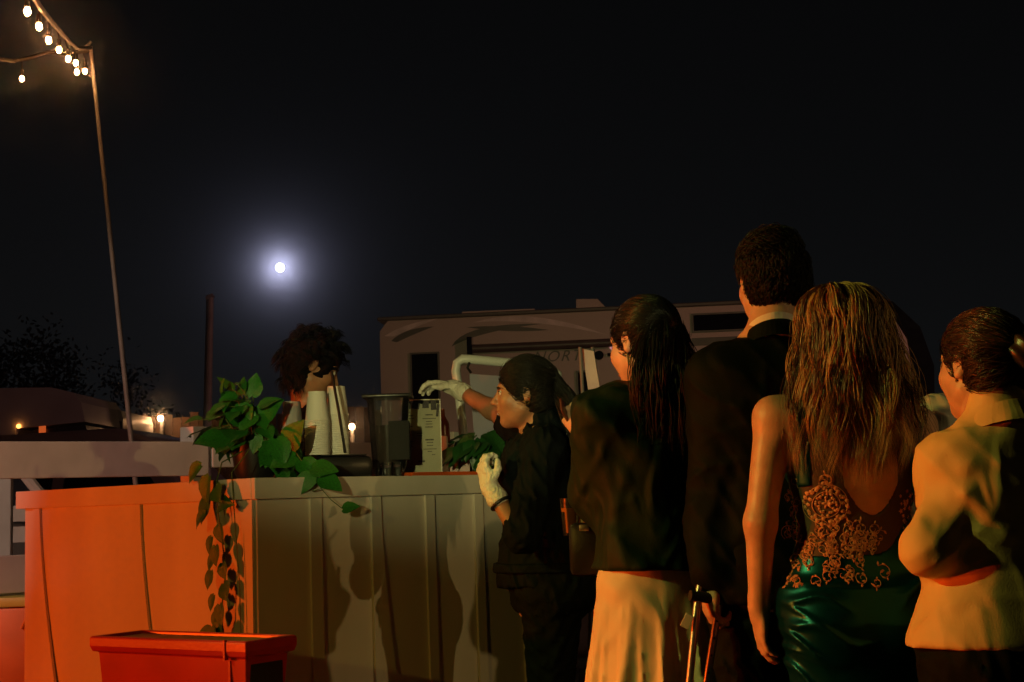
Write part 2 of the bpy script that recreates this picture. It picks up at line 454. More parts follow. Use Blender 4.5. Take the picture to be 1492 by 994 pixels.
def strands(name, L, rad, material, parent, tints, taper=True, flat=1.0):
    """L: (N, M, 3) polylines -> three-sided tubes in one mesh"""
    L = np.asarray(L, float); N, Mn, _ = L.shape
    T = np.gradient(L, axis=1); T /= np.linalg.norm(T, axis=2)[:, :, None] + 1e-9
    ref = np.array([0.3, 0.9, 0.2]); U = np.cross(T, ref); U /= np.linalg.norm(U, axis=2)[:, :, None] + 1e-9
    W = np.cross(T, U)
    prof = np.ones(Mn)
    if taper: prof = np.clip(1.25 * (1 - np.linspace(0, 1, Mn) ** 3), 0.12, 1)
    R = np.asarray(rad).reshape(-1, 1, 1) * prof[None, :, None]
    ring = []
    for k in range(3):
        a = 2 * math.pi * k / 3 + 0.4
        ring.append(L + R * (U * math.cos(a) + W * math.sin(a)))
    V = np.stack(ring, 2).reshape(-1, 3)
    b = (np.arange(N)[:, None] * Mn + np.arange(Mn - 1)[None, :]).ravel() * 3
    F = np.concatenate([np.stack([b + k, b + (k + 1) % 3, b + 3 + (k + 1) % 3, b + 3 + k], 1) for k in range(3)])
    t = np.repeat(np.asarray(tints), Mn * 3)
    return from_arrays(name, V, F, material, parent, True, t)
# ================================================================== the setting
def ground_sheet():
    m = mat('dirt_ground', (0.085, 0.072, 0.045), 0.95, vscale=0.8, bump=0.6, bscale=14, col2=(0.04, 0.045, 0.02))
    n = 60; xs = np.sinh(np.linspace(-4.2, 4.2, n)) * 12; ys = np.sinh(np.linspace(-4.2, 4.2, n)) * 12
    V = np.array([(x, y, -0.02 * abs(math.sin(x * 1.7) * math.cos(y * 1.3))) for x in xs for y in ys])
    i = np.arange(n - 1)[:, None] * n + np.arange(n - 1)[None, :]
    F = np.stack([i, i + n, i + n + 1, i + 1], -1).reshape(-1, 4)
    o = from_arrays('ground', V, F, m, None, True); o['kind'] = 'structure'
ground_sheet()

o = MB().ball((0, 0, 0), 3.0, 32).build('moon', emit('moon_glow', (0.86, 0.87, 1.0), 6.0), smooth=True)
o.location = tuple(CAM + MOON_DIR * 950); tag(o, 'bright white full moon in the black sky', 'moon')

# ------------------------------------------------------------------ bar counter
BZ = 1.258
BC = np.array([-0.894, 4.9]); BF = np.array([0.692, 0.721]); BL = np.array([-0.721, 0.692])
BROT = math.atan2(BF[1], BF[0]); BLF, BLL = 1.36, 1.68
bar = thing('bar_counter', 'white painted corner bar counter with batten panels, its left side lit orange', 'bar counter', (BC[0], BC[1], 0), BROT)
def bx(name, x0, x1, y0, y1, z0, z1, m='white_paint', bev=0.003):
    return MB().box(((x0 + x1) / 2, (y0 + y1) / 2, (z0 + z1) / 2), (x1 - x0, y1 - y0, z1 - z0), bevel=bev).build(name, MT[m], bar)
bx('front_panel', 0.002, BLF, 0.0, 0.02, 0.01, BZ - 0.002)
bx('side_panel', 0.0, 0.018, 0.022, BLL - 0.04, 0.01, BZ - 0.002)
bx('end_panel', BLF - 0.02, BLF, 0.022, 0.40, 0.01, BZ - 0.03)
bx('trim_board', -0.021, BLF + 0.01, -0.022, -0.0005, BZ - 0.073, BZ)
bx('trim_board', -0.022, -0.0005, 0.0, BLL, BZ - 0.073, BZ)
bx('counter_top', 0.02, BLF, 0.021, 0.44, BZ - 0.03, BZ - 0.003)
bx('counter_top', 0.02, 0.46, 0.445, BLL, BZ - 0.03, BZ - 0.003)
def batten(pos, w, axis, bow=0.05, flare=0.0):
    n = 14; z1, z0 = BZ - 0.075, 0.012; V = []
    for i in range(n + 1):
        z = z1 + (z0 - z1) * i / n; q = max(0, (z1 - z) / z1 - 0.12); off = -bow * q ** 2
        fl = flare * max(0, (z1 - z) / .45) ** 1.6
        for a in ((-w / 2 - fl, w / 2) if axis == 'l' else (-w / 2, w / 2 + fl)):
            for t in (-0.011, 0.0):
                s = off + t - 0.0005
                V.append((pos + a, s, z) if axis == 'f' else (s, pos + a, z))
    F = []
    for i in range(n):
        b = i * 4
        for p, q in ((0, 1), (1, 3), (3, 2), (2, 0)): F.append((b + p, b + q, b + 4 + q, b + 4 + p))
    F += [(0, 2, 3, 1), (n * 4, n * 4 + 1, n * 4 + 3, n * 4 + 2)]
    ob = from_arrays('batten', V, F, MT['white_paint'], bar)
    bmn = bmesh.new(); bmn.from_mesh(ob.data); bmesh.ops.recalc_face_normals(bmn, faces=bmn.faces[:]); bmn.to_mesh(ob.data); bmn.free()
for s_, w_, b_, f_ in ((0.25, 0.05, 0.01, 0.0), (0.53, 0.045, 0.02, .03), (0.80, 0.045, 0.012, 0.0), (1.06, 0.045, 0.01, 0.0), (1.325, 0.05, 0.0, 0.0)): batten(s_, w_, 'f', b_, f_)
for t_, w_, b_, f_ in ((0.035, 0.05, 0.0, 0.0), (0.745, 0.045, 0.03, .06), (1.52, 0.05, 0.03, .07)): batten(t_, w_, 'l', b_, f_)

def on_bar(px, d):
    p = P(px, 690, d); return np.array([p[0], p[1], BZ - 0.002])

# ------------------------------------------------------------------ leaves
def leaf_mesh(name, fold=0.18, droop=0.22, m='leaf'):
    ts = [0.0, 0.12, 0.3, 0.5, 0.7, 0.88, 1.0]; ws = [0.12, 0.34, 0.42, 0.37, 0.25, 0.11, 0.0]
    back = [-0.10, -0.06, 0, 0, 0, 0, 0]
    V = []; F = []
    for t, w, bk in zip(ts, ws, back):
        z = -droop * t * t
        V += [(-w, t + bk, z + fold * w + 0.02 * math.sin(9 * t)), (-w * 0.5, t + bk * .5, z + fold * w * 0.55), (0, t, z), (w * 0.5, t + bk * .5, z + fold * w * 0.55), (w, t + bk, z + fold * w - 0.02 * math.sin(7 * t))]
    for i in range(len(ts) - 1):
        for k in range(4):
            a = i * 5 + k; F.append((a, a + 1, a + 6, a + 5))
    me = bpy.data.meshes.new(name); me.from_pydata(V, [], F); me.update()
    me.materials.append(MT[m]); me.polygons.foreach_set('use_smooth', np.ones(len(me.polygons), bool))
    return me
LEAF = [leaf_mesh('leaf', 0.18, 0.22), leaf_mesh('leaf', 0.35, 0.35), leaf_mesh('leaf', 0.08, 0.12)]
LEAFD = [leaf_mesh('leaf', 0.2, 0.3, 'leaf_dark'), leaf_mesh('leaf', 0.35, 0.5, 'leaf_dark')]
def put_leaf(parent, base, tip_dir, up, size, kinds=LEAF):
    y = Vector(tip_dir).normalized(); z = Vector(up); z = (z - y * z.dot(y)).normalized(); x = y.cross(z)
    o = bpy.data.objects.new('leaf', random.choice(kinds)); COL.objects.link(o); o.parent = parent
    m4 = Matrix.Identity(4)
    for i in range(3): m4[i][0], m4[i][1], m4[i][2], m4[i][3] = x[i] * size, y[i] * size, z[i] * size, base[i]
    o.matrix_local = m4
    return o

# the pothos at the bar's corner with its trailing vine
pb = on_bar(372, 5.27)
plant = thing('potted_plant', 'leafy green vine plant in a black pot trailing down the corner of the bar', 'plant', tuple(pb))
MB().lathe([(0.062, 0.0), (0.075, 0.03), (0.088, 0.13), (0.094, 0.135), (0.094, 0.15), (0.082, 0.15), (0.078, 0.12)], seg=28, cap1=False).build('pot', MT['black_plastic'], plant, True)
MB().lathe([(0.08, 0.125), (0.03, 0.135)], seg=20).build('soil', MT['soil'], plant)
rp = random.Random(5)
for k in range(125):
    a = rp.uniform(0, 2 * math.pi); el = rp.uniform(-0.5, 1.25)
    r = rp.uniform(0.09, 0.2)
    q = Vector((math.cos(a) * math.cos(el) * r * 1.05, math.sin(a) * math.cos(el) * r * 0.8, 0.15 + math.sin(el) * r * 0.85 + 0.02))
    if q.x > 0.04 and q.z > 0.16: q.z -= 0.10 + .4 * (q.x - .04)
    if q.x < 0: q.z += 0.03
    dirv = Vector((q.x * 0.8 + rp.uniform(-.06, .06), q.y + rp.uniform(-.06, .06), (q.z - 0.2) * 0.6 - 0.05 + rp.uniform(-.1, .07)))
    upv = Vector((q.x * 1.5 + rp.uniform(-.1, .1), q.y * 1.5 - 0.1, 0.22))
    put_leaf(plant, q, dirv, upv, rp.uniform(0.05, 0.092))
    if k % 2 == 0:
        MB().tube([(q.x * 0.15, q.y * 0.15, 0.12), (q.x * 0.55, q.y * 0.55, q.z * 0.75 + 0.06), tuple(q)], 0.0022, 5).build('stem', MT['stem'], plant, True)
for (px, py, d, tx, ty, tz, s) in ((355, 618, 5.22, -.06, 0, .13, .13), (378, 612, 5.24, .1, -.02, .10, .115), (330, 640, 5.15, -.08, -.06, .0, .12), (345, 628, 5.12, .0, -.1, -.02, .12)):
    q = P(px, py, d) - pb; put_leaf(plant, q, (tx, ty, tz), (0.1, -0.6, 0.5), s)
# right spray over the front trim
pts = [Vector((0.05, -0.02, 0.14)), Vector((0.14, -0.08, 0.13)), Vector(P(440, 672, 5.08) - pb), Vector(P(462, 690, 5.05) - pb), Vector(P(468, 712, 5.04) - pb), Vector(P(455, 716, 5.03) - pb)]
MB().tube(pts, 0.0024, 5).build('stem', MT['stem'], plant, True)
for (px, py, d, tx, tz, s) in ((440, 672, 5.07, .05, -.06, .1), (455, 682, 5.05, .12, -.01, .1), (468, 695, 5.04, .10, -.06, .095), (452, 690, 5.03, -.05, -.1, .085), (430, 665, 5.1, -.06, -.02, .1), (420, 650, 5.15, .03, .05, .12), (402, 640, 5.1, .03, -.07, .11), (500, 742, 5.09, .12, .03, .062)):
    q = P(px, py, d) - pb; put_leaf(plant, q, (tx, -0.04, tz), (0.15, -0.7, 0.5), s)
MB().tube([Vector(P(468, 712, 5.04) - pb), Vector(P(482, 728, 5.07) - pb), Vector(P(500, 742, 5.09) - pb)], 0.0016, 5).build('stem', MT['stem'], plant, True)
# vine down the side panel (positions along the panel, in bar axes)
def bar_pt(x, y, z): return np.array([BC[0] + BF[0] * x + BL[0] * y, BC[1] + BF[1] * x + BL[1] * y, z])
vine = [(0.1, 0.22, 1.36), (0.0, 0.2, 1.32), (-0.035, 0.185, 1.25), (-0.04, 0.17, 1.15), (-0.038, 0.15, 1.05), (-0.036, 0.13, 0.95), (-0.04, 0.145, 0.86), (-0.042, 0.15, 0.78), (-0.04, 0.14, 0.72)]
MB().tube([Vector(bar_pt(*v) - pb) for v in vine], 0.0026, 5).build('stem', MT['stem'], plant, True)
MB().tube([Vector(bar_pt(*v) - pb) for v in ((0.06, 0.12, 1.36), (-0.03, 0.1, 1.28), (-0.035, 0.075, 1.1), (-0.03, 0.06, 0.9), (-0.03, 0.055, 0.7))], 0.002, 5).build('stem', MT['stem'], plant, True)
for i, (y, z, ty, tz, s) in enumerate(((.27, 1.31, .3, -.25, .1), (.20, 1.27, .1, -.6, .12), (.15, 1.23, -.3, -.2, .1), (.23, 1.20, .2, -.7, .12), (.14, 1.17, -.5, .05, .1), (.21, 1.14, .4, -.3, .085), (.16, 1.10, -.2, -.7, .08),
        (.19, 1.06, .2, -.7, .075), (.15, 1.03, -.1, -.6, .085), (.19, 1.0, .3, -.5, .08), (.13, .97, -.3, -.5, .075), (.18, .945, .1, -.7, .08), (.14, .90, -.3, -.35, .09), (.18, .86, .2, -.6, .07), (.13, .83, -.2, -.6, .085),
        (.19, .80, .1, -.75, .06), (.15, .77, -.1, -.5, .09), (.16, .75, .15, -.8, .08), (.22, .735, .6, -.08, .075))):
    b = bar_pt(-0.04 - 0.012 * (i % 3), y, z) - pb
    td = BL * ty; put_leaf(plant, b, (td[0] - 0.12, td[1] - 0.12, tz), (-0.7, -0.75, 0.35 + 0.2 * (i % 2)), s * .85)

# second plant at the far end of the bar
pb2 = on_bar(704, 5.86)
plant2 = thing('potted_plant', 'low dark green plant on the bar beside the server in black', 'plant', tuple(pb2))
MB().lathe([(0.04, 0.0), (0.05, 0.06), (0.055, 0.075), (0.045, 0.075)], seg=20).build('pot', MT['black_plastic'], plant2, True)
for k in range(44):
    a = rp.uniform(0, 2 * math.pi); el = rp.uniform(-0.15, 1.3); r = rp.uniform(0.07, 0.14)
    q = Vector((math.cos(a) * math.cos(el) * r * 1.1, math.sin(a) * math.cos(el) * r * 0.8, 0.09 + math.sin(el) * r * 0.8))
    put_leaf(plant2, q, (q.x + rp.uniform(-.05, .05), q.y, (q.z - .12) * 0.5 - .04 + rp.uniform(-.08, .03)), (q.x, q.y - .1, .25), rp.uniform(.08, .125), LEAFD)

# ------------------------------------------------------------------ cups, tray, stirrer
cb = on_bar(498, 5.36)
tray = thing('cup_caddy', 'black rounded plastic caddy carrying the paper cup stacks', 'caddy', tuple(cb), BROT * 0.4)
MB().box((0, 0, 0.041), (0.215, 0.15, 0.082), bevel=0.025).build('body', MT['black_plastic'], tray, True)
MB().box((0, 0, 0.0855), (0.17, 0.11, 0.004), bevel=0.001).build('top_mat', MT['rubber'], tray)
cup_me = None
def cup_stack(px, d, n, which, z0):
    global cup_me
    base = P(px, 663, d)
    for i in range(n):
        if cup_me is None:
            o = MB().lathe([(0.0455, 0.0), (0.0475, 0.002), (0.0475, 0.006), (0.0445, 0.0075), (0.0335, 0.108), (0.0335, 0.112), (0.031, 0.112), (0.030, 0.106)], seg=32).build('paper_cup', MT['paper'], None, True)
            cup_me = o.data
        else:
            o = bpy.data.objects.new('paper_cup', cup_me); COL.objects.link(o)
        o.location = (base[0] + RNG.normal() * .0006, base[1], z0 + i * 0.0079)
        o.rotation_euler = (0, 0, i * 1.3)
        if i == n - 1: tag(o, 'topmost upturned white paper cup of the %s stack' % which, 'cup', 'paper cups on the bar')
        else: tag(o, 'upturned white paper cup nested within the %s stack' % which, 'cup', 'paper cups on the bar')
z_c = cb[2] + 0.088
cup_stack(463, 5.33, 17, 'shorter left', z_c)
cup_stack(491.5, 5.41, 20, 'taller right', z_c)
pc = on_bar(427, 5.42)
pl_me = None
for i in range(11):
    if pl_me is None:
        o = MB().lathe([(0.045, 0.0), (0.047, 0.003), (0.044, 0.008), (0.033, 0.115), (0.031, 0.118), (0.0305, 0.112)], seg=28).build('plastic_cup', MT['clear_cup'], None, True); pl_me = o.data
    else:
        o = bpy.data.objects.new('plastic_cup', pl_me); COL.objects.link(o)
    o.location = (pc[0], pc[1], pc[2] + i * 0.018 + 0.001)
    tag(o, 'topmost upturned clear plastic cup behind the leaves' if i == 10 else 'clear plastic cup nested in the stack behind the leaves', 'cup', 'clear cups on the bar')
sb = P(503, 660, 5.26); st = P(483, 541, 5.3)
o = MB().tube([tuple(sb - sb), tuple((st - sb) * .5 + np.array([.002, 0, 0])), tuple(st - sb)], 0.0055, 8).build('bar_spoon', MT['black_plastic'], None, True)
o.location = tuple(sb); tag(o, 'long black stick leaning in front of the paper cups', 'stick')

# small glasses at the bar's edge
gl_me = None
for k, (px, d) in enumerate(((532, 5.40), (546, 5.44), (565, 5.42), (579, 5.47))):
    q = on_bar(px, d)
    if gl_me is None:
        o = MB().lathe([(0.018, 0.0), (0.0185, 0.004), (0.0225, 0.056), (0.021, 0.056), (0.017, 0.008)], seg=24, cap1=False).build('shot_glass', MT['clear'], None, True); gl_me = o.data
    else:
        o = bpy.data.objects.new('shot_glass', gl_me); COL.objects.link(o)
    o.location = tuple(q)
    tag(o, ['small clear shot glass nearest the black caddy', 'second small clear shot glass right of the black caddy', 'small clear shot glass under the dark pitcher', 'rightmost small clear shot glass beside the pitcher foot'][k], 'glass', 'shot glasses on the bar')

# dark pitcher
q = on_bar(568, 5.53)
pit = thing('drink_pitcher', 'clear plastic pitcher half filled with dark drink standing before the menu', 'pitcher', tuple(q))
MB().lathe([(0.055, 0.0), (0.058, 0.03), (0.066, 0.045), (0.083, 0.305), (0.080, 0.305), (0.063, 0.05)], seg=32, cap1=False).build('jar', MT['clear'], pit, True)
MB().lathe([(0.06, 0.05), (0.073, 0.20), (0.03, 0.203)], seg=32).build('drink', MT['dark_drink'], pit, True)
MB().box((0.045, -0.05, 0.14), (0.08, 0.05, 0.15), bevel=0.004).build('handle_sleeve', MT['rubber'], pit, True)
MB().box((0, 0, 0.313), (0.19, 0.17, 0.014), bevel=0.004).build('lid', MT['black_plastic'], pit, True)
MB().box((0, 0, 0.02), (0.10, 0.10, 0.038), bevel=0.006).build('foot', MT['black_plastic'], pit, True)

# menu in its holder
q = on_bar(616, 5.70)
menu = thing('menu_holder', 'upright drinks menu card in a clear acrylic holder on the bar', 'menu', tuple(q), 0.12)
MB().box((0, 0, 0.152), (0.152, 0.003, 0.275), bevel=0.0008).build('card', MT['menu_card'], menu)
MB().box((0, -0.004, 0.16), (0.158, 0.0025, 0.295), bevel=0.0008).build('acrylic_sheet', MT['clear'], menu)
MB().box((0, 0, 0.006), (0.165, 0.075, 0.012), bevel=0.003).build('base', MT['clear_cup'], menu)
fr = MB()
for sx in (-0.076, 0.076): fr.box((sx, -0.0075, 0.16), (0.004, 0.003, 0.295))
fr.box((0, -0.0075, 0.3055), (0.156, 0.003, 0.004)); fr.build('edge_frame', MT['paper'], menu)
pr = MB()
rt = random.Random(3)
for (cx, z, w, h) in ((-.045, .243, .026, .005), (-.042, .232, .02, .003), (.03, .245, .026, .005), (.03, .23, .05, .003), (.03, .218, .022, .003), (.03, .208, .026, .003), (.03, .196, .03, .004), (-.01, .172, .02, .004), (-.01, .162, .014, .003), (.03, .145, .032, .006), (.03, .134, .022, .003), (.03, .122, .02, .003), (.03, .108, .05, .003), (.03, .098, .016, .003), (.045, .085, .012, .003), (-.045, .14, .02, .004), (-.045, .12, .012, .003), (-.045, .2, .014, .004), (-.005, .06, .026, .007)):
    x = cx - w / 2
    while x < cx + w / 2:
        lw = rt.uniform(.002, .0055); pr.box((x + lw / 2, -0.00185, z), (lw, 0.0006, h)); x += lw + 0.001
pr.build('printed_text', MT['ink'], menu)
pr = MB()
for (cx, z, w, h) in ((-.05, .285, .018, .03), (-.02, .287, .03, .035), (.018, .288, .026, .032), (.05, .284, .022, .04), (.066, .262, .01, .05), (-.052, .262, .01, .02)):
    pr.box((cx, -0.0019, z), (w, 0.0008, h), rot=Matrix.Rotation(rt.uniform(-.25, .25), 3, 'Y'))
pr.build('printed_art', mat('menu_art', (0.05, 0.03, 0.035), 0.6, var=0.4, vscale=40), menu)

q = on_bar(628, 5.66)
tr = thing('serving_tray', 'flat orange serving tray under the menu holder', 'tray', (q[0], q[1] - 0.0, q[2] - 0.0), BROT)
MB().box((0.03, 0.05, 0.002), (0.40, 0.27, 0.004), bevel=0.001).build('base', MT['orange_tray'], tr)
rim = MB(); rim.box((0.03, -0.085, 0.009), (0.41, 0.008, 0.016), bevel=0.002); rim.box((0.03, 0.185, 0.009), (0.41, 0.008, 0.016), bevel=0.002)
rim.box((-0.173, 0.05, 0.009), (0.008, 0.262, 0.0158), bevel=0.002); rim.box((0.233, 0.05, 0.009), (0.008, 0.262, 0.0158), bevel=0.002)
rim.build('rim', MT['orange_tray'], tr)
for ob in (menu,): ob.location.z += 0.004
q = on_bar(648, 5.86)
o = MB().box((0, 0, 0.085), (0.032, 0.05, 0.17), bevel=0.006).build('napkin_box', MT['paper'], None, True); o.location = tuple(q)
tag(o, 'narrow upright white napkin box right of the menu', 'box')
q = on_bar(669, 5.90)
o = thing('napkin_packet', 'small pink box with a dark printed curve at the white pipe', 'box', tuple(q), 0.15)
MB().box((0, 0, 0.042), (0.085, 0.06, 0.084), bevel=0.003).build('carton', MT['pink_box'], o)
pk = MB(); pk.tube([(-.01 + .0018 * i, -0.0315, .02 + .028 * math.sin(i / 20 * 2.2)) for i in range(20)], 0.0016, 5); pk.box((-.03, -.0305, .055), (.012, .001, .002)); pk.build('printed_mark', MT['ink'], o)
q = on_bar(646, 6.15)
o = MB().lathe([(0.03, 0), (0.032, 0.02), (0.033, 0.22), (0.03, 0.24), (0.014, 0.27), (0.013, 0.30)], seg=20).build('juice_bottle', mat('juice', (0.22, 0.04, 0.01), 0.3), None, True)
o.location = tuple(q); tag(o, 'dark orange bottle standing behind the menu', 'bottle')

# ------------------------------------------------------------------ red bin and the cart at the lower left
b0 = P(358, 935, 4.18); bz = b0[2]
b1 = P(130, 945, 4.55)
ang = math.atan2(b0[1] - b1[1], b0[0] - b1[0])
bw = float(np.hypot(b0[0] - b1[0], b0[1] - b1[1]))
rb = thing('waste_bin', 'red plastic open topped bin in front of the bar', 'bin', (b0[0], b0[1], 0), ang)
W_, D_ = bw, 0.22        # local x from -W_ to 0, local y into the scene
def ring_z(z, ins): return [(-W_ + ins, ins, z), (-ins, ins, z), (-ins, D_ - ins, z), (-W_ + ins, D_ - ins, z)]
lev = [(0.0, 0.04), (bz - 0.16, 0.028), (bz - 0.05, 0.02), (bz - 0.047, 0.006), (bz - 0.03, 0.0), (bz - 0.004, 0.0), (bz, 0.006), (bz, 0.022), (bz - 0.03, 0.026), (bz - 0.2, 0.045)]
V = []; F = []
for z, ins in lev: V += ring_z(z, ins)
for i in range(len(lev) - 1):
    for k in range(4): F.append((i * 4 + k, i * 4 + (k + 1) % 4, i * 4 + 4 + (k + 1) % 4, i * 4 + 4 + k))
F += [(3, 2, 1, 0), tuple(len(V) - 4 + k for k in range(4))]
ob = from_arrays('bin_body', V, F, MT['red_plastic'], rb)
bv = ob.modifiers.new('bevel', 'BEVEL'); bv.width = 0.006; bv.segments = 2
MB().box((-0.085, 0.0045, bz - 0.027), (0.006, 0.016, 0.058)).box((-0.085, 0.024, bz - 0.2), (0.008, 0.012, 0.28)).build('seam_rib', MT['red_plastic'], rb)
MB().box((-0.024, D_ / 2, bz - 0.28), (0.006, D_ * 0.62, 0.42), bevel=0.002).build('recess_panel', MT['rubber'], rb)
MB().box((-W_ / 2, D_ / 2, bz - 0.014), (W_ - 0.05, D_ - 0.05, 0.008)).build('liner_bag', mat('liner', (0.30, 0.22, 0.06), 0.5, bump=.5, bscale=30), rb)

c0 = P(66, 868, 6.4)
cart = thing('tool_box', 'orange storage box with yellow green lid and bolted latch at the left edge', 'storage box', (c0[0], c0[1], 0), -0.05)
CZ = c0[2]
MB().box((-0.30, 0.22, (CZ - 0.05) / 2 + 0.003), (0.60, 0.44, CZ - 0.055), bevel=0.012).build('body', MT['orange_plastic'], cart, True)
MB().box((-0.30, 0.22, CZ - 0.024), (0.63, 0.47, 0.046), bevel=0.012).build('lid', MT['green_lid'], cart, True)
z = CZ - 0.11
MB().tube([(-0.10, -0.012, z - 0.03), (-0.075, -0.02, z + .02), (-0.03, -0.022, z + .03), (-0.012, -0.014, z + .005)], 0.008, 8).build('latch_bar', MT['orange_plastic'], cart, True)
MB().box((-.03, -.006, z - .01), (.05, .01, .035), bevel=.003).build('latch_plate', MT['orange_plastic'], cart)
for (x, zz) in ((-.045, z + .02), (-.075, z - .015), (-.045, z - .04)): MB().ball((x, -0.006, zz), 0.006, 10).build('bolt', MT['steel'], cart, True)

# ------------------------------------------------------------------ white rail fence behind the bar
f0 = P(-260, 645, 6.1); fp = P(283, 640, 7.2); f2 = P(660, 650, 8.3)
rf = thing('rail_fence', 'white board fence with broad top rail running behind the bar', 'fence', (fp[0], fp[1], 0))
def rail(parent, a, b, z0, z1, th, name='rail', m='fence_white'):
    a = np.array(a[:2]); b = np.array(b[:2]); c = (a + b) / 2; v = b - a
    MB().box((c[0], c[1], (z0 + z1) / 2), (float(np.hypot(*v)), th, z1 - z0), rz=math.atan2(v[1], v[0]), bevel=0.004).build(name, MT[m], parent)
L0 = f0 - fp; L2 = f2 - fp; ux = (fp - f0)[:2]; ux = ux / np.hypot(*ux); nrm = np.array([ux[1], -ux[0]])
for zt in (1.497, 0.98, 0.5): rail(rf, L0[:2] + nrm * 0.08, nrm * 0.08 + ux * 0.03, zt - 0.17, zt, 0.036)
for zt in (1.497, 0.98, 0.5): rail(rf, ux * 0.05 + nrm * .08, L2[:2] + nrm * 0.08, zt - 0.13, zt - .003, 0.036)
for pp, zt in (((0, 0), 1.575), (L2[:2], 1.56), (L0[:2], 1.57)):
    po = MB().box((pp[0], pp[1], zt / 2), (0.10, 0.10, zt), rz=math.atan2(ux[1], ux[0]) + 0.25, bevel=0.004).build('post', MT['fence_white'], rf)
    MB().tube([(pp[0] - 0.005, pp[1] - 0.049, zt - 0.05), (pp[0] - 0.007, pp[1] - 0.066, zt - 0.05)], 0.006, 8).build('bolt', MT['rubber'], rf)
g0 = P(9, 760, 7.6)
gt = thing('fence_panel', 'white ladder like fence section low at the left edge behind the orange bar side', 'fence', (g0[0], g0[1], 0), 0.2)
MB().box((-0.02, 0, 0.71), (0.10, 0.10, 1.42), bevel=0.004).build('post', MT['fence_white'], gt)
for zt in (1.22, 1.11, 0.94): MB().box((0.39, -0.02, zt - 0.05), (0.70, 0.035, 0.085 if zt != .94 else 0.12), bevel=0.003).build('rail', MT['fence_white'], gt)
MB().box((0.15, 0.03, 1.0), (0.03, 0.03, 0.4)).build('baluster', MT['fence_white'], gt)
MB().tube([(0.08, -0.05, 1.40), (0.34, -0.05, 1.05)], 0.03, 8).build('brace', MT['fence_white'], gt)

# ------------------------------------------------------------------ pipe frame sign and easel
s0 = P(683, 700, 6.35)
sg = thing('sandwich_board', 'white bent pipe frame holding a pale blue panel behind the bar', 'sign', (s0[0], s0[1], 0))
def rel(px, py, d, o0): return tuple(P(px, py, d) - np.array([o0[0], o0[1], 0]))
a_ = Vector(rel(683, 705, 6.35, s0)); low = a_ + (a_ - Vector(rel(668, 560, 6.35, s0))).normalized() * 1.2; low.z = 0.02
pp = [low, a_, Vector(rel(668, 565, 6.35, s0)), Vector(rel(664, 541, 6.35, s0)), Vector(rel(666, 529, 6.35, s0)), Vector(rel(674, 523, 6.35, s0)), Vector(rel(690, 524, 6.35, s0)), Vector(rel(745, 529, 6.4, s0)), Vector(rel(800, 535, 6.45, s0)), Vector(rel(812, 545, 6.45, s0)), Vector(rel(815, 570, 6.45, s0)), Vector(rel(822, 705, 6.45, s0))]
lowr = pp[-1] + (pp[-1] - pp[-2]).normalized() * 1.2; lowr.z = 0.02; pp.append(lowr)
MB().tube(pp, 0.021, 12).build('pipe_frame', MT['pvc'], sg, True)
bmv = [rel(684, 545, 6.37, s0), rel(795, 552, 6.46, s0), rel(805, 715, 6.46, s0), rel(697, 715, 6.37, s0)]
V = [Vector(v) for v in bmv] + [Vector(v) + Vector((0, 0.012, 0)) for v in bmv]
from_arrays('panel', [tuple(v) for v in V], [(0, 1, 2, 3), (7, 6, 5, 4), (0, 4, 5, 1), (1, 5, 6, 2), (2, 6, 7, 3), (3, 7, 4, 0)], MT['blue_panel'], sg)
ck = MB()
for px in (684, 790):
    ck.tube([rel(px, 528, 6.33, s0), rel(px - 3, 536, 6.33, s0), rel(px + 2, 543, 6.35, s0)], 0.006, 6)
ck.build('hook', MT['rubber'], sg, True)

e0 = P(855, 640, 7.0)
ez = thing('easel_board', 'tall narrow white leaning board on two thin poles behind the phone', 'board', (e0[0], e0[1], 0))
for (px0, px1, d) in ((845, 851, 6.95), (863, 861, 7.05)):
    a_ = Vector(rel(px0, 506, d, e0)); b_ = Vector(rel(px1, 610, d, e0)); lo = b_ + (b_ - a_) * 3.6; lo.z = 0.0
    MB().tube([a_, b_, lo], 0.0085, 8).build('pole', MT['grey_pole'], ez, True)
bv_ = [rel(848, 508, 7.02, e0), rel(865, 512, 7.02, e0), rel(892, 640, 7.08, e0), rel(872, 640, 7.08, e0)]
lo2 = [(Vector(bv_[3]) + (Vector(bv_[3]) - Vector(bv_[0])) * 2.2), (Vector(bv_[2]) + (Vector(bv_[2]) - Vector(bv_[1])) * 2.2)]
fr = [Vector(bv_[0]), Vector(bv_[1]), lo2[1], lo2[0]]
for v in fr[2:]: v.z = 0.01
V = fr + [v + Vector((0.004, 0.016, 0)) for v in fr]
from_arrays('panel', [tuple(v) for v in V], [(0, 1, 2, 3), (7, 6, 5, 4), (0, 4, 5, 1), (1, 5, 6, 2), (2, 6, 7, 3), (3, 7, 4, 0)], MT['fence_white'], ez)

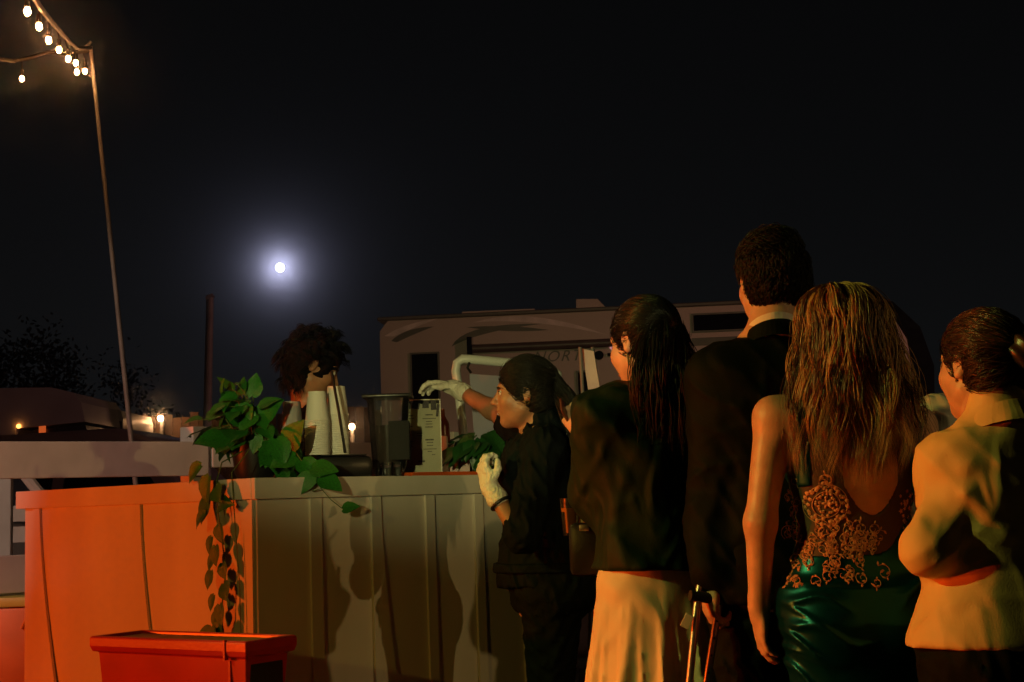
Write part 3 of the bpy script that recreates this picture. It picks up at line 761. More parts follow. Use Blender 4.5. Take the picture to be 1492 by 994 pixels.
# ------------------------------------------------------------------ string light pole and strings
pt = P(132, 68, 8.0); pm = P(187, 600, 8.0); dirp = pm - pt; pg = pt + dirp * (pt[2] / -dirp[2])
lp = thing('light_pole', 'thin leaning metal pole holding up the string lights', 'pole', (pg[0], pg[1], 0))
v = pt - pg; v = v + np.array([0, 0, 0])
MB().tube([(0, 0, 0), tuple(v * .5), tuple(v)], [0.018, 0.014, 0.011], 10).build('shaft', MT['grey_pole'], lp, True)
MB().tube([tuple(v + np.array([-.07, 0, -.03])), tuple(v + np.array([-.02, 0, .005])), tuple(v + np.array([.005, 0, .03]))], 0.01, 6).build('hook', MT['steel'], lp, True)
BULB = emit('bulb_glow', (1.0, 0.42, 0.14), 190.0)
def string_light(label, cable, bulbs):
    o0 = cable[0]
    t = thing('string_light', label, 'string lights', tuple(o0), 0, 'string lights on the pole')
    MB().tube([Vector(c - o0) for c in cable], 0.012, 6).build('cable', MT['wire'], t, True)
    for (b, c) in bulbs:
        r = 0.0122
        up = Vector(c - b); L = up.length; up.normalize()
        bb = MB().ball((0, 0, 0), (r, r, r * 1.35), 12).build('bulb', BULB, t, True); bb.location = Vector(b - o0)
        MB().tube([(0, 0, r * 1.3), (0, 0, r * 1.3 + 0.035)], 0.011, 8).tube([(0, 0, r * 1.3 + .03), tuple(up * L)], 0.004, 5).build('socket', MT['wire'], bb, True)
cab = []
for (px, py, d) in ((132, 70, 8.0), (112, 70, 7.6), (100, 60, 7.1), (88, 46, 6.5), (72, 28, 5.9), (58, 10, 5.3), (44, -14, 4.7), (20, -60, 4.0)): cab.append(P(px, py, d))
bl = []
for (px, py, d, cx, cy) in ((124, 104, 7.9, 122, 78), (112, 105, 7.6, 110, 74), (110.5, 92, 7.3, 104, 66), (99.5, 86, 6.9, 94, 56), (86, 73, 6.5, 84, 42), (71, 59, 6.0, 71, 27), (57, 39, 5.5, 59, 11), (40, 17, 5.0, 46, -12)):
    bl.append((P(px, py, d), P(cx, cy, d)))
string_light('string of glowing bulbs rising to the upper left corner from the pole', cab, bl)
cab = [P(px, py, d) for (px, py, d) in ((131, 74, 8.0), (100, 78, 8.0), (70, 76, 7.9), (45, 84, 7.8), (20, 89, 7.7), (0, 86, 7.6), (-60, 70, 7.2), (-160, 20, 6.5))]
string_light('sagging string light cable with one bulb at the left edge', cab, [(P(32, 115, 7.75), P(32, 88, 7.75)), (P(-70, 110, 7.2), P(-70, 68, 7.2)), (P(-150, 62, 6.6), P(-150, 24, 6.6))])

q = P(300, 612, 13.0); qt = P(306, 430, 13.0)
o = thing('utility_post', 'plain grey post standing in the dark left of the moon', 'post', (q[0], q[1], 0))
MB().tube([(0, 0, 0), (0, 0, 1.5), tuple(qt - np.array([q[0], q[1], 0]))], [0.045, 0.04, 0.034], 12).build('shaft', MT['grey_pole'], o, True)
MB().box(tuple(qt - np.array([q[0], q[1], 0.02])), (0.075, 0.075, 0.03), rot=Matrix.Rotation(-0.5, 3, 'Y')).build('cap', MT['grey_pole'], o)
# ------------------------------------------------------------------ travel trailer
MT['rv_wall'] = mat('rv_wall', (0.44, 0.31, 0.29), 0.4, var=0.04, vscale=1.2)
MT['rv_pink'] = mat('rv_stripe_light', (0.66, 0.50, 0.50), 0.4)
MT['rv_dark'] = mat('rv_stripe_dark', (0.10, 0.075, 0.07), 0.4)
MT['rv_black'] = mat('rv_black', (0.01, 0.01, 0.011), 0.08, var=0.2, coat=0.6)
MT['rv_glass'] = mat('rv_glass', (0.008, 0.008, 0.01), 0.05)
RA, RB = P(556, 600, 18.6), P(1335, 600, 17.9)
rdir = (RB - RA)[:2]; RLEN = float(np.hypot(*rdir)); rdir /= RLEN
rv = thing('travel_trailer', 'long pale travel trailer with swoosh stripes parked behind the queue', 'trailer', (RA[0], RA[1], 0), math.atan2(rdir[1], rdir[0]))
rn = np.array([rdir[1], -rdir[0], 0])
def rvp(px, py):
    r = P(px, py, 1.0) - CAM; t = ((RA - CAM) @ rn) / (r @ rn); w = CAM + r * t - RA
    return float(w[0] * rdir[0] + w[1] * rdir[1]), CAM[2] + r[2] * t
x_, zt_l = rvp(560, 467); x_, zt_r = rvp(1190, 437)
ztop = (zt_l + zt_r) / 2
MB().prism([(0.0, 0.55), (0.0, ztop - 0.15), (0.12, ztop), (RLEN - 0.55, ztop), (RLEN - 0.28, ztop - 0.12), (RLEN - 0.06, ztop - 0.55), (RLEN, ztop - 1.0), (RLEN - 0.1, 0.55)], 0.0, 2.45).build('body', MT['rv_wall'], rv)
MB().prism([(RLEN - 0.50, ztop - 0.02), (RLEN - 0.2, ztop - 0.06), (RLEN + 0.12, ztop - 0.4), (RLEN + 0.26, ztop - 0.9), (RLEN + 0.24, ztop - 1.3), (RLEN - 0.02, ztop - 1.5), (RLEN + .004, ztop - 1.0), (RLEN - 0.056, ztop - 0.54), (RLEN - 0.276, ztop - 0.115)], 0.02, 2.43).build('front_cap', MT['rv_black'], rv)
MB().box((RLEN / 2 - 0.2, 1.22, ztop + 0.012), (RLEN - 0.35, 2.55, 0.05), bevel=0.012).build('roof', MT['rv_dark'], rv)
def rvbox(name, px0, px1, py0, py1, m, proud=0.012, d=0.02, bev=0.004):
    (x0, z1), (x1, z0) = rvp(px0, py0), rvp(px1, py1)
    return MB().box(((x0 + x1) / 2, -proud + d / 2, (z0 + z1) / 2), (abs(x1 - x0), d, abs(z1 - z0)), bevel=bev).build(name, MT[m], rv)
for (a, b, c, d_) in ((600, 640, 517, 600), (842, 868, 543, 612), (1010, 1092, 460, 479)):
    w = rvbox('window', a, b, c, d_, 'rv_glass')
    (x0, z1), (x1, z0) = rvp(a, c), rvp(b, d_); f = MB()
    for (cx, cz, sx, sz) in (((x0 + x1) / 2, z1 + .012, x1 - x0 + .05, .024), ((x0 + x1) / 2, z0 - .012, x1 - x0 + .05, .024), (x0 - .012, (z0 + z1) / 2, .024, z1 - z0), (x1 + .012, (z0 + z1) / 2, .024, z1 - z0)):
        f.box((cx, -0.012, cz), (sx, 0.03, sz))
    f.build('frame', MT['rv_dark'], w)
rvbox('window_strip', 1008, 1085, 493, 501, 'rv_dark')
rvbox('door', 913, 985, 521, 720, 'rv_wall', 0.016, 0.03)
rvbox('door_handle', 917, 924, 600, 606, 'rv_black', 0.04, 0.04)
(x0, z0), (x1, z1) = rvp(690, 505), rvp(1000, 500)
MB().tube([(x0, -0.09, (z0 + z1) / 2), (x1, -0.09, (z0 + z1) / 2)], 0.055, 12).build('awning', MT['rv_dark'], rv, True)
for px in (686, 1000):
    (xa, za) = rvp(px, 498); MB().box((xa, -0.08, za - 0.12), (0.07, 0.16, 0.34), bevel=0.01).build('awning_arm', MT['rv_black'], rv)
(xa, za) = rvp(873, 518); MB().tube([(xa, 0, za), (xa, -0.03, za)], 0.06, 20).build('speaker', MT['rv_black'], rv)
rvbox('grab_bar', 885, 906, 515, 519, 'rv_black', 0.05, 0.03)
for i_, px in enumerate((892, 903)):
    (xa, za) = rvp(px, 506); MB().ball((xa, -0.02, za), (0.035, 0.02, 0.035), 10).build('porch_light', emit('porch_glow', (1.0, .42, .4), 0.5), rv, True)
def swoosh(name, pts, m, proud):
    poly = [rvp(*p) for p in pts]
    f = MB(); f.prism(poly, -proud, -0.0005); f.build(name, MT[m], rv)
def curve(p0, p1, p2, n=10): return [tuple((1 - t) ** 2 * np.array(p0) + 2 * t * (1 - t) * np.array(p1) + t * t * np.array(p2)) for t in np.linspace(0, 1, n)]
swoosh('stripe', curve((690, 470), (770, 445), (884, 488)) + curve((884, 488), (770, 462), (690, 470))[1:-1], 'rv_pink', 0.004)
swoosh('stripe', curve((658, 505), (675, 470), (790, 472)) + curve((790, 472), (700, 482), (658, 505))[1:-1], 'rv_dark', 0.005)
swoosh('stripe', curve((680, 477), (740, 472), (800, 481)) + curve((800, 481), (740, 486), (680, 477))[1:-1], 'rv_dark', 0.008)
swoosh('stripe', curve((570, 497), (590, 477), (632, 476)) + curve((632, 476), (600, 488), (572, 502))[:-1], 'rv_dark', 0.005)
swoosh('stripe', curve((560, 490), (590, 470), (640, 464)) + curve((640, 464), (600, 478), (566, 494))[:-1], 'rv_pink', 0.003)
tx = bpy.data.curves.new('lettering', 'FONT'); tx.body = 'NORTH'; tx.size = 0.20; tx.shear = 0.35; tx.extrude = 0.003; tx.space_character = 1.2
to = bpy.data.objects.new('lettering', tx); COL.objects.link(to); to.parent = rv
(xa, za) = rvp(776, 528); to.location = (xa, -0.006, za); to.rotation_euler = (math.pi / 2, 0, 0); tx.materials.append(MT['rv_dark'])
lme = bpy.data.meshes.new_from_object(to.evaluated_get(bpy.context.evaluated_depsgraph_get())); lm = bpy.data.objects.new('text_panel', lme); COL.objects.link(lm); lm.parent = rv; lm.location = to.location; lm.rotation_euler = to.rotation_euler; bpy.data.objects.remove(to); lm.name = 'lettering'
def roofbox(name, a, b, top, hgt, depth, y, tap=0.0, m='rv_wall'):
    (x0, zz), (x1, _) = rvp(a, top), rvp(b, top)
    MB().prism([(x0, ztop + .036), (x0, ztop + hgt), (x1 - tap, ztop + hgt * .95), (x1, ztop + .036)], y, y + depth).build(name, MT[m], rv)
roofbox('air_conditioner', 836, 886, 430, 0.23, 0.7, 0.5, 0.16)
roofbox('roof_vent', 641, 662, 450, 0.1, 0.4, 0.6, 0.06)
roofbox('roof_rail', 672, 778, 450, 0.075, 0.08, 0.08)
roofbox('roof_vent', 1060, 1086, 433, 0.1, 0.4, 0.5, 0.05)
roofbox('roof_vent', 1165, 1200, 432, 0.12, 0.4, 0.5, 0.05)
for xw in (RLEN * 0.62, RLEN * 0.62 + 0.85):
    wh = MB().tube([(xw, 0.02, 0.34), (xw, 0.26, 0.34)], 0.34, 24).build('wheel', MT['rubber'], rv)
    MB().tube([(xw, 0.012, 0.34), (xw, 0.03, 0.34)], 0.2, 20).build('rim', MT['steel'], wh)
MB().tube([(0.25, 0.3, 0.0), (0.25, 0.3, 0.6)], 0.03, 8).tube([(RLEN - .5, 0.3, 0.0), (RLEN - .5, 0.3, 0.6)], 0.03, 8).build('jack', MT['steel'], rv)

# ------------------------------------------------------------------ parked vehicles
MT['car_silver'] = mat('car_silver', (0.30, 0.26, 0.26), 0.3, metal=0.3, coat=0.5, var=0.04)
MT['car_dark'] = mat('car_dark', (0.06, 0.05, 0.055), 0.3, metal=0.3, coat=0.5, var=0.05)
MT['car_glass'] = mat('car_glass', (0.006, 0.006, 0.007), 0.06)
MT['tail'] = emit('tail_lens', (1.0, 0.12, 0.03), 0.6)
MT['head'] = mat('head_lens', (0.6, 0.6, 0.6), 0.1)
def car(name, label, cat, loc, rz, paint, length, height, width, roof, wins):
    """roof: (x, z) outline from front bumper over the roof to the rear; wins: quads on the side"""
    t = thing(name, label, cat, loc, rz)
    low = [(x, z) for x, z in roof]
    n = len(low); V = []; F = []
    for sgn in (-1, 1):
        for x, z in low:
            tuck = max(0, (z - height * 0.58) / (height * 0.42)) * 0.16 * width
            V.append((x, sgn * (width / 2 - tuck), z))
    F.append(tuple(range(n))); F.append(tuple(range(2 * n - 1, n - 1, -1)))
    for k in range(n): F.append((k, n + k, n + (k + 1) % n, (k + 1) % n))
    bo = from_arrays('body', V, F, paint, t)
    b2 = bmesh.new(); b2.from_mesh(bo.data); bmesh.ops.recalc_face_normals(b2, faces=b2.faces[:]); b2.to_mesh(bo.data); b2.free()
    bv = bo.modifiers.new('bevel', 'BEVEL'); bv.width = 0.05; bv.segments = 3
    def side(x, z, s, out):
        tuck = max(0, (z - height * 0.58) / (height * 0.42)) * 0.16 * width
        return (x, s * (width / 2 - tuck + out), z)
    for w in wins:
        for s in (-1, 1):
            a = [side(x, z, s, 0.006) for x, z in w]; b = [side(x, z, s, -0.02) for x, z in w]; k = len(w)
            from_arrays('window', a + b, [tuple(range(k)), tuple(range(2 * k - 1, k - 1, -1))] + [(i, (i + 1) % k, k + (i + 1) % k, k + i) for i in range(k)], MT['car_glass'], t)
    for xw in (length * 0.2, length * 0.78):
        for s in (-1, 1):
            y = s * (width / 2 - 0.1)
            wh = MB().tube([(xw, y - 0.11, 0.34), (xw, y + 0.11, 0.34)], 0.34, 22).build('tyre', MT['rubber'], t)
            MB().tube([(xw, y + s * 0.10, 0.34), (xw, y + s * 0.118, 0.34)], 0.22, 18).build('rim', MT['steel'], wh)
    for s in (-1, 1):
        MB().box((0.0, s * width * .36, height * .44), (0.06, 0.28, 0.13), bevel=.02).build('headlight', MT['head'], t)
        MB().box((length, s * width * .40, height * .52), (0.06, 0.16, 0.26), bevel=.02).build('tail_light', MT['tail'] if cat == 'car' else MT['head'], t)
        MB().ball((length * .27, s * (width / 2 + 0.05), height * .62), (.06, .1, .08), 10).build('mirror', paint, t)
    return t
q = P(60, 643, 10.0); s_ = 4.6
suv_out = [(0, .35), (0, .8), (.12, .98), (1.15, 1.12), (1.95, 1.78), (2.3, 1.86), (4.2, 1.82), (4.65, 1.2), (4.7, .4)]
suv_win = [[(1.5, 1.15), (2.08, 1.68), (2.85, 1.72), (2.85, 1.15)], [(2.95, 1.15), (2.95, 1.72), (3.7, 1.70), (3.8, 1.15)], [(3.9, 1.15), (3.8, 1.68), (4.2, 1.62), (4.4, 1.2)]]
car('parked_car', 'silver car seen past the fence rail at the left edge', 'car', (q[0] + 1.12, q[1] + 0.3, 0), math.pi, MT['car_silver'], 4.7, 1.86, 1.85, suv_out, suv_win)
q = P(130, 640, 15.0)
pk_out = [(0, .45), (0, 1.0), (.1, 1.15), (1.4, 1.28), (2.0, 1.95), (2.3, 2.03), (3.6, 2.0), (3.85, 1.4), (5.6, 1.36), (5.65, .5)]
pk_win = [[(1.75, 1.38), (2.15, 1.85), (2.75, 1.9), (2.75, 1.38)], [(2.88, 1.38), (2.88, 1.9), (3.45, 1.88), (3.62, 1.38)]]
car('pickup_truck', 'pinkish pickup truck with two dark side windows behind the rail', 'truck', (q[0] + 2.75, q[1], 0), math.pi - .1, MT['car_silver'], 5.65, 2.03, 1.95, pk_out, pk_win)
q = P(440, 640, 15.5)
car('parked_car', 'low dark car parked behind the leafy plant', 'car', (q[0], q[1], 0), .1, MT['car_dark'], 4.6, 1.5, 1.8, [(0, .35), (0, .75), (1.2, .92), (1.95, 1.42), (3.1, 1.48), (4.0, .98), (4.55, .92), (4.6, .4)], [[(1.5, .98), (2.02, 1.36), (2.5, 1.4), (2.5, .98)], [(2.6, .98), (2.6, 1.4), (3.05, 1.38), (3.5, 1.0)]])

MT['camper_white'] = mat('camper_white', (0.55, 0.55, 0.56), 0.45, var=0.08, vscale=1.5)
q = P(122, 612, 22.0); H0 = P(60, 565, 22.0)[2]
cm = thing('motorhome', 'grey white motorhome with rounded overhang and dark windshield at far left', 'motorhome', (q[0], q[1], 0), 0.0)
MB().prism([(0.02, H0 - .55), (-.04, H0 - .25), (-.15, H0 - .1), (-.5, H0), (-1.6, H0 + .02), (-5.5, H0), (-5.5, .5), (-1.05, .5), (-1.05, H0 - .62)], 0.0, 2.3).build('shell', MT['camper_white'], cm)
MB().prism([(-1.04, H0 - .66), (-.0, H0 - .60), (.25, 1.45), (.3, .6), (-1.04, .55)], 0.1, 2.2).build('cab', MT['car_dark'], cm)
MB().prism([(-.95, H0 - .72), (-.12, H0 - .68), (.1, 1.5), (-.95, 1.45)], 0.085, 2.22).build('windshield', MT['car_glass'], cm)
for xw in (-.35, -4.2): MB().tube([(xw, .05, .36), (xw, .3, .36)], .36, 20).build('wheel', MT['rubber'], cm)
MB().ball((-1.0, -.02, P(37, 621, 22)[2]), .035, 10).build('marker_lamp', emit('marker_glow', (1.0, .32, .06), 6.0), cm, True)
MB().box((-.66, .06, P(70, 622, 22)[2]), (.1, .05, .18), bevel=.01).build('marker_lamp', emit('marker_red', (1.0, .16, .03), .5), cm)
q = P(150, 600, 24.0); H1 = P(150, 594, 24.0)[2]
sm = thing('small_camper', 'low rounded white camper roof beyond the motorhome', 'camper', (q[0], q[1], 0))
MB().prism([(-.40, H1 - .02), (-.2, H1), (.05, H1), (.3, H1 - .06), (.34, H1 - .2), (.34, .5), (-.42, .5)], 0, 2.0).build('shell', MT['camper_white'], sm)
MB().prism([(-.40, H1 - .24), (.335, H1 - .24), (.335, H1 - .45), (-.40, H1 - .45)], -0.012, 0.1).build('window', MT['car_glass'], sm)
MB().tube([(0, .1, .3), (0, .3, .3)], .3, 18).build('wheel', MT['rubber'], sm)

# ------------------------------------------------------------------ far board fence with two lamps
MT['old_wood'] = mat('old_wood', (0.20, 0.11, 0.06), 0.8, vscale=3, bump=.3, bscale=20, stretch=(6, 6, .5))
fa, fb = P(-40, 612, 26.5), P(575, 612, 26.0)
vv = (fb - fa)[:2]; Lw = float(np.hypot(*vv)); an = math.atan2(vv[1], vv[0])
wf = thing('board_fence', 'weathered wooden board fence far behind the parked vehicles', 'fence', (fa[0], fa[1], 0), an)
bd = MB().box((0, 0, 0), (0.152, 0.022, 1.0), bevel=.004).build('board', MT['old_wood'], wf).data
first = wf.children[0]; nb = int(Lw / 0.162); fz = P(235, 606, 26.3)[2]
for i in range(nb):
    o = first if i == 0 else bpy.data.objects.new('board', bd)
    if i: COL.objects.link(o); o.parent = wf
    hh = fz + RNG.normal() * .03; o.scale = (1, 1, hh); o.location = (i * .162, RNG.normal() * .006, hh / 2)
for zz in (.5, 1.8): MB().box((Lw / 2, .04, zz), (Lw, .05, .09)).build('back_rail', MT['old_wood'], wf)
for k, (px, py, d, E) in enumerate(((235, 610, 26.0, 5.0), (513, 622, 24.5, 4.0))):
    q = P(px, py, d)
    t = thing('yard_lamp', ['glowing yard lamp on a post before the wooden fence at left', 'glowing lamp just right of the paper cups'][k], 'lamp', (q[0], q[1], 0), 0, 'lamps in the yard')
    MB().tube([(0, 0.03, 0), (0, 0.03, q[2] + .02)], .035, 8).build('post', MT['grey_pole'], t, True)
    MB().ball((0, -.05, q[2]), .055, 14).build('globe', emit('yard_glow', (1.0, .55, .26), 40.0), t, True)
    ld = bpy.data.lights.new('yard_light', 'POINT'); ld.energy = E; ld.color = (1.0, .45, .16); ld.shadow_soft_size = .05
    lo = bpy.data.objects.new('yard_light', ld); COL.objects.link(lo); lo.parent = t; lo.location = (0, -.16, q[2])

# ------------------------------------------------------------------ dark trees
MT['bark'] = mat('bark', (0.05, 0.035, 0.025), 0.9, bump=.5)
MT['foliage'] = mat('foliage', (0.018, 0.026, 0.010), 0.8, var=.3, vscale=2)
def tree(label, px, d, h, r, seed):
    rr = random.Random(seed); q = P(px, 700, d)
    t = thing('tree', label, 'tree', (q[0], q[1], 0), 0, 'trees beyond the fence')
    m = MB(); m.tube([(0, 0, 0), (.1, 0, h * .3), (.05, .1, h * .6), (0, 0, h * .85)], [.28, .22, .13, .04], 9)
    tips = []
    for k in range(11):
        a = rr.uniform(0, 6.28); z0 = h * rr.uniform(.25, .65); e = Vector((math.cos(a) * r * rr.uniform(.5, .9), math.sin(a) * r * rr.uniform(.5, .9), z0 + h * rr.uniform(.12, .3)))
        m.tube([(.05, 0, z0), tuple(e * .5 + Vector((0, 0, z0 * .5 + .1))), tuple(e)], [.09, .06, .02], 6); tips.append(e)
    m.build('trunk', MT['bark'], t, True)
    g = np.random.default_rng(seed); n = 9500
    cl = np.array([tuple(e) for e in tips] + [(g.normal() * r * .4, g.normal() * r * .4, h * g.uniform(.55, 1.0)) for _ in range(16)])
    c = cl[g.integers(0, len(cl), n)] + g.normal(size=(n, 3)) * r * .13
    A = g.normal(size=(n, 3)); A /= np.linalg.norm(A, axis=1)[:, None]; B = np.cross(A, g.normal(size=(n, 3))); B /= np.linalg.norm(B, axis=1)[:, None]
    s = g.uniform(.05, .10, (n, 1))
    V = np.stack([c - A * s, c + B * s * .5, c + A * s, c - B * s * .5], 1).reshape(-1, 3)
    from_arrays('crown', V, np.arange(n * 4).reshape(n, 4), MT['foliage'], t)
tree('dark spreading tree at the far left edge', -10, 38, 5.8, 2.6, 3)
tree('dark round tree behind the leaning pole', 165, 42, 3.6, 2.2, 4)
tree('dark tree between the grey post and the moon', 268, 44, 3.4, 2.0, 7)

# ------------------------------------------------------------------ party lights out of view that colour the scene, two only added to brighten
def par_can(label, loc, aim, col, watts, cone, blend=.35, size=.06, stand=True):
    loc = Vector(loc); t = thing('stage_light', label, 'stage light', (loc.x, loc.y, 0), 0, 'party lights beside the bar queue')
    dv = (Vector(aim) - loc).normalized(); q = dv.to_track_quat('-Z', 'Y')
    can = MB().lathe([(.05, .18), (.08, .15), (.085, -.02), (.078, -.02), (.07, .05)], seg=24, cap1=False).build('housing', MT['black_plastic'], t, True)
    can.location = (0, 0, loc.z); can.rotation_mode = 'QUATERNION'; can.rotation_quaternion = q
    if stand:
        MB().tube([(0, .0, .02), (0, 0, max(.05, loc.z - .12))], .018, 8).tube([(0, 0, .3 * min(1, loc.z)), (.35, .2, .01)], .012, 6).tube([(0, 0, .3 * min(1, loc.z)), (-.35, .2, .01)], .012, 6).tube([(0, 0, .3 * min(1, loc.z)), (0, -.4, .01)], .012, 6).build('tripod', MT['black_plastic'], t, True)
    ld = bpy.data.lights.new('stage_beam', 'SPOT'); ld.energy = watts; ld.color = col; ld.spot_size = math.radians(cone); ld.spot_blend = blend; ld.shadow_soft_size = size
    lo = bpy.data.objects.new('stage_beam', ld); COL.objects.link(lo); lo.parent = t
    lo.location = Vector((0, 0, loc.z)) + dv * .04; lo.rotation_mode = 'QUATERNION'; lo.rotation_quaternion = q
    return t
par_can('red stage light on a tripod left of the queue', (-5.4, 3.5, 1.1), (-0.3, 4.2, 1.1), (1.0, 0.09, 0.004), 520, 100)
par_can('pale yellow spotlight behind the camera trained over the bar top', (-1.5, -2.6, 1.9), (-0.35, 5.1, 2.55), (0.92, 0.86, 0.34), 850, 24, .5)
par_can('pale yellow spotlight on a tall tripod left of the queue', (-5.0, 2.4, 3.3), (1.2, 3.2, 1.2), (0.90, 0.95, 0.16), 460, 44, .4)
par_can('added narrow red fill light on a low tripod aimed along the queue', (-5.6, 3.0, 0.8), (1.0, 3.45, 1.1), (1.0, 0.07, 0.004), 760, 23, .5)  # extra lamp, added to redden the queue and spare the bar panel
par_can('amber wash light behind the camera aimed at the bar panels', (-3.5, -2.5, 2.6), (-0.6, 5.3, 0.85), (1.0, 0.62, 0.07), 150, 21, .6)
par_can('warm spotlight on a tall stand at far right aimed at the bar front', (8.0, -2.0, 3.2), (-0.4, 5.45, 0.95), (1.0, 0.66, 0.22), 360, 11, .4)
par_can('added warm pink fill light on a tall stand facing the trailer', (9.0, 8.0, 4.6), (2.0, 18.0, 2.2), (1.0, 0.38, 0.30), 700, 80, .6)  # unseen lamp put in to brighten the trailer wall
par_can('warm floodlight on a stand left of the bar facing the fence', (-4.4, 2.2, 3.2), (-2.9, 7.0, 1.5), (1.0, 0.70, 0.50), 270, 34, .5)

# ------------------------------------------------------------------ haze volume added to give the moon and bulbs their halos
hz = bpy.data.materials.new('halo_haze'); hz.use_nodes = True
n_ = hz.node_tree.nodes; n_.clear(); ho = n_.new('ShaderNodeOutputMaterial'); hv = n_.new('ShaderNodeVolumePrincipled')
hv.inputs['Color'].default_value = (0.9, 0.9, 0.92, 1); hv.inputs['Density'].default_value = 0.004; hv.inputs['Anisotropy'].default_value = 0.99
hz.node_tree.links.new(hv.outputs[0], ho.inputs['Volume'])
o = MB().box((0, 27, 7.4), (130, 74, 17.0)).build('haze', hz); o['kind'] = 'stuff'
# ================================================================== people
def nrm3(v): v = np.asarray(v, float); return v / (np.linalg.norm(v) + 1e-9)

class Fig: pass

FEM = [(.78, .150, .105), (.86, .172, .120), (.93, .170, .118), (1.0, .148, .102), (1.07, .126, .09), (1.13, .126, .09), (1.2, .138, .098), (1.27, .148, .105), (1.34, .155, .092), (1.385, .14, .075), (1.43, .07, .055)]
MAL = [(.78, .145, .105), (.86, .160, .118), (.93, .158, .113), (1.0, .150, .105), (1.07, .146, .102), (1.13, .15, .104), (1.2, .162, .11), (1.27, .172, .115), (1.34, .178, .1), (1.385, .16, .08), (1.43, .07, .058)]

def figure(label, px, d, H, yaw=0.0, tyaw=None, lean=(0, 0), sex='f', width=1.0, depth=1.0, head=(0, 0, 0), headoff=(0, 0, 0), sw=None, zrot=None, group=None):
    f = Fig(); b = P(px, 700, d)
    f.base = np.array([b[0], b[1], 0.0]); f.H = H; f.s = H / 1.70; s = f.s
    f.t = thing('person', label, 'person', tuple(f.base), 0, group)
    f.yaw = yaw; f.ty = yaw if tyaw is None else tyaw
    f.Rp, f.Rt = rotm(f.yaw), rotm(f.ty)
    f.lean = np.array(lean, float); f.w, f.dp = width, depth
    f.prof = FEM if sex == 'f' else MAL
    f.sex = sex
    sw = (0.165 if sex == 'f' else 0.19) if sw is None else sw
    f.neck = np.array([f.lean[0], f.lean[1], 1.435 * s]) + f.Rt @ np.array([0, -.01, 0])
    f.Rh = rotm(*head)
    f.hc = f.neck + np.array([0, 0, .135 * s]) + f.Rh @ np.array([0, .03, 0]) + np.array(headoff, float)
    f.sh = {}
    for k, sg in (('L', -1), ('R', 1)):
        f.sh[k] = np.array([f.lean[0] * .93, f.lean[1] * .93, 0]) + f.Rt @ np.array([sg * sw * s * f.w ** .5, -.01, 1.365 * s])
    f.arm = {}
    for k, sg in (('L', -1), ('R', 1)):
        e = f.sh[k] + f.Rt @ np.array([sg * .045, -.02, -.27 * s]); w = e + f.Rt @ np.array([sg * -.005, .07, -.235 * s])
        f.arm[k] = dict(e=e, w=w, d=nrm3(w - e), n=f.Rt @ np.array([-sg, 0, 0.]), curl=.4)
    return f

def wp(f, px, py, d): return P(px, py, d) - f.base
def set_arm(f, k, e, w, hd=None, n=None, curl=.5):
    a = f.arm[k]; a['e'] = np.array(e, float); a['w'] = np.array(w, float)
    a['d'] = nrm3(hd) if hd is not None else nrm3(a['w'] - a['e'])
    if n is not None: a['n'] = nrm3(n)
    n_ = a['n'] - a['d'] * (a['n'] @ a['d']); a['n'] = nrm3(n_); a['curl'] = curl

def lv_of(f, inf=0.0, z0=None, z1=None, extra=None):
    s = f.s; o = f.Rt.T @ np.array([f.lean[0], f.lean[1], 0]); out = []
    for z, rx, ry in f.prof:
        zz = z * s; q = np.clip((zz - .93 * s) / (.5 * s), -.1, 1.05)
        out.append((zz, o[0] * q, o[1] * q, rx * s * f.w + inf, ry * s * f.dp + inf))
    out = np.array(out)
    zs = np.linspace(z0 if z0 is not None else out[0, 0], z1 if z1 is not None else out[-1, 0], 40)
    zc = np.clip(zs, out[0, 0], out[-1, 0])
    T = np.stack([zs] + [np.interp(zc, out[:, 0], out[:, i]) for i in range(1, 5)], 1)
    if extra is not None: T = extra(T)
    return T

def add_torso(S, f, inf=0.0, z0=None, z1=None, extra=None, k=.03):
    S.loft((0, 0, 0), f.Rt, lv_of(f, inf, z0, z1, extra), k=k)
    if inf == 0 or f.sex == 'f':
        pass
def add_shoulders(S, f, inf=0.0, k=.05):
    s = f.s
    for a in ('L', 'R'):
        S.rc(f.neck + np.array([0, 0, -.035 * s]), f.sh[a], .05 * s + inf, .05 * s + inf, k=k)
def add_arm(S, f, a, inf=0.0, inf2=None, end=1.0, k=.025, flare=0.0):
    s = f.s * (1.08 if f.sex == 'm' else 1.0); inf2 = inf if inf2 is None else inf2
    A = f.arm[a]; e, w = A['e'], A['w']
    S.rc(f.sh[a], e, .048 * s + inf, .037 * s + inf2, k=k)
    if end > 0: S.rc(e, e + (w - e) * end, .038 * s + inf2, (.038 - .013 * end) * s + inf2 + flare, k=k)
def add_legs(S, f, inf=0.0, zend=0.0, flare=0.0):
    s = f.s
    for sg in (-1, 1):
        hip = f.Rp @ np.array([sg * .085 * s * f.w, 0, .86 * s]); kn = f.Rp @ np.array([sg * .085 * s * f.w, .02, .47 * s]); an = f.Rp @ np.array([sg * .085 * s, -.02, max(.09 * s, zend)])
        S.rc(hip, kn, .088 * s * f.w + inf, .055 * s + inf, k=.03); S.rc(kn, an, .056 * s + inf, .038 * s + inf + flare, k=.02)
        if inf == 0:
            S.rc(an, an + f.Rp @ np.array([0, -.02, -.05 * s]), .036 * s, .035 * s, k=.015)
            S.rc(f.Rp @ np.array([sg * .085 * s, -.04, .04]), f.Rp @ np.array([sg * .095 * s, .13, .03]), .036, .028, k=.02)
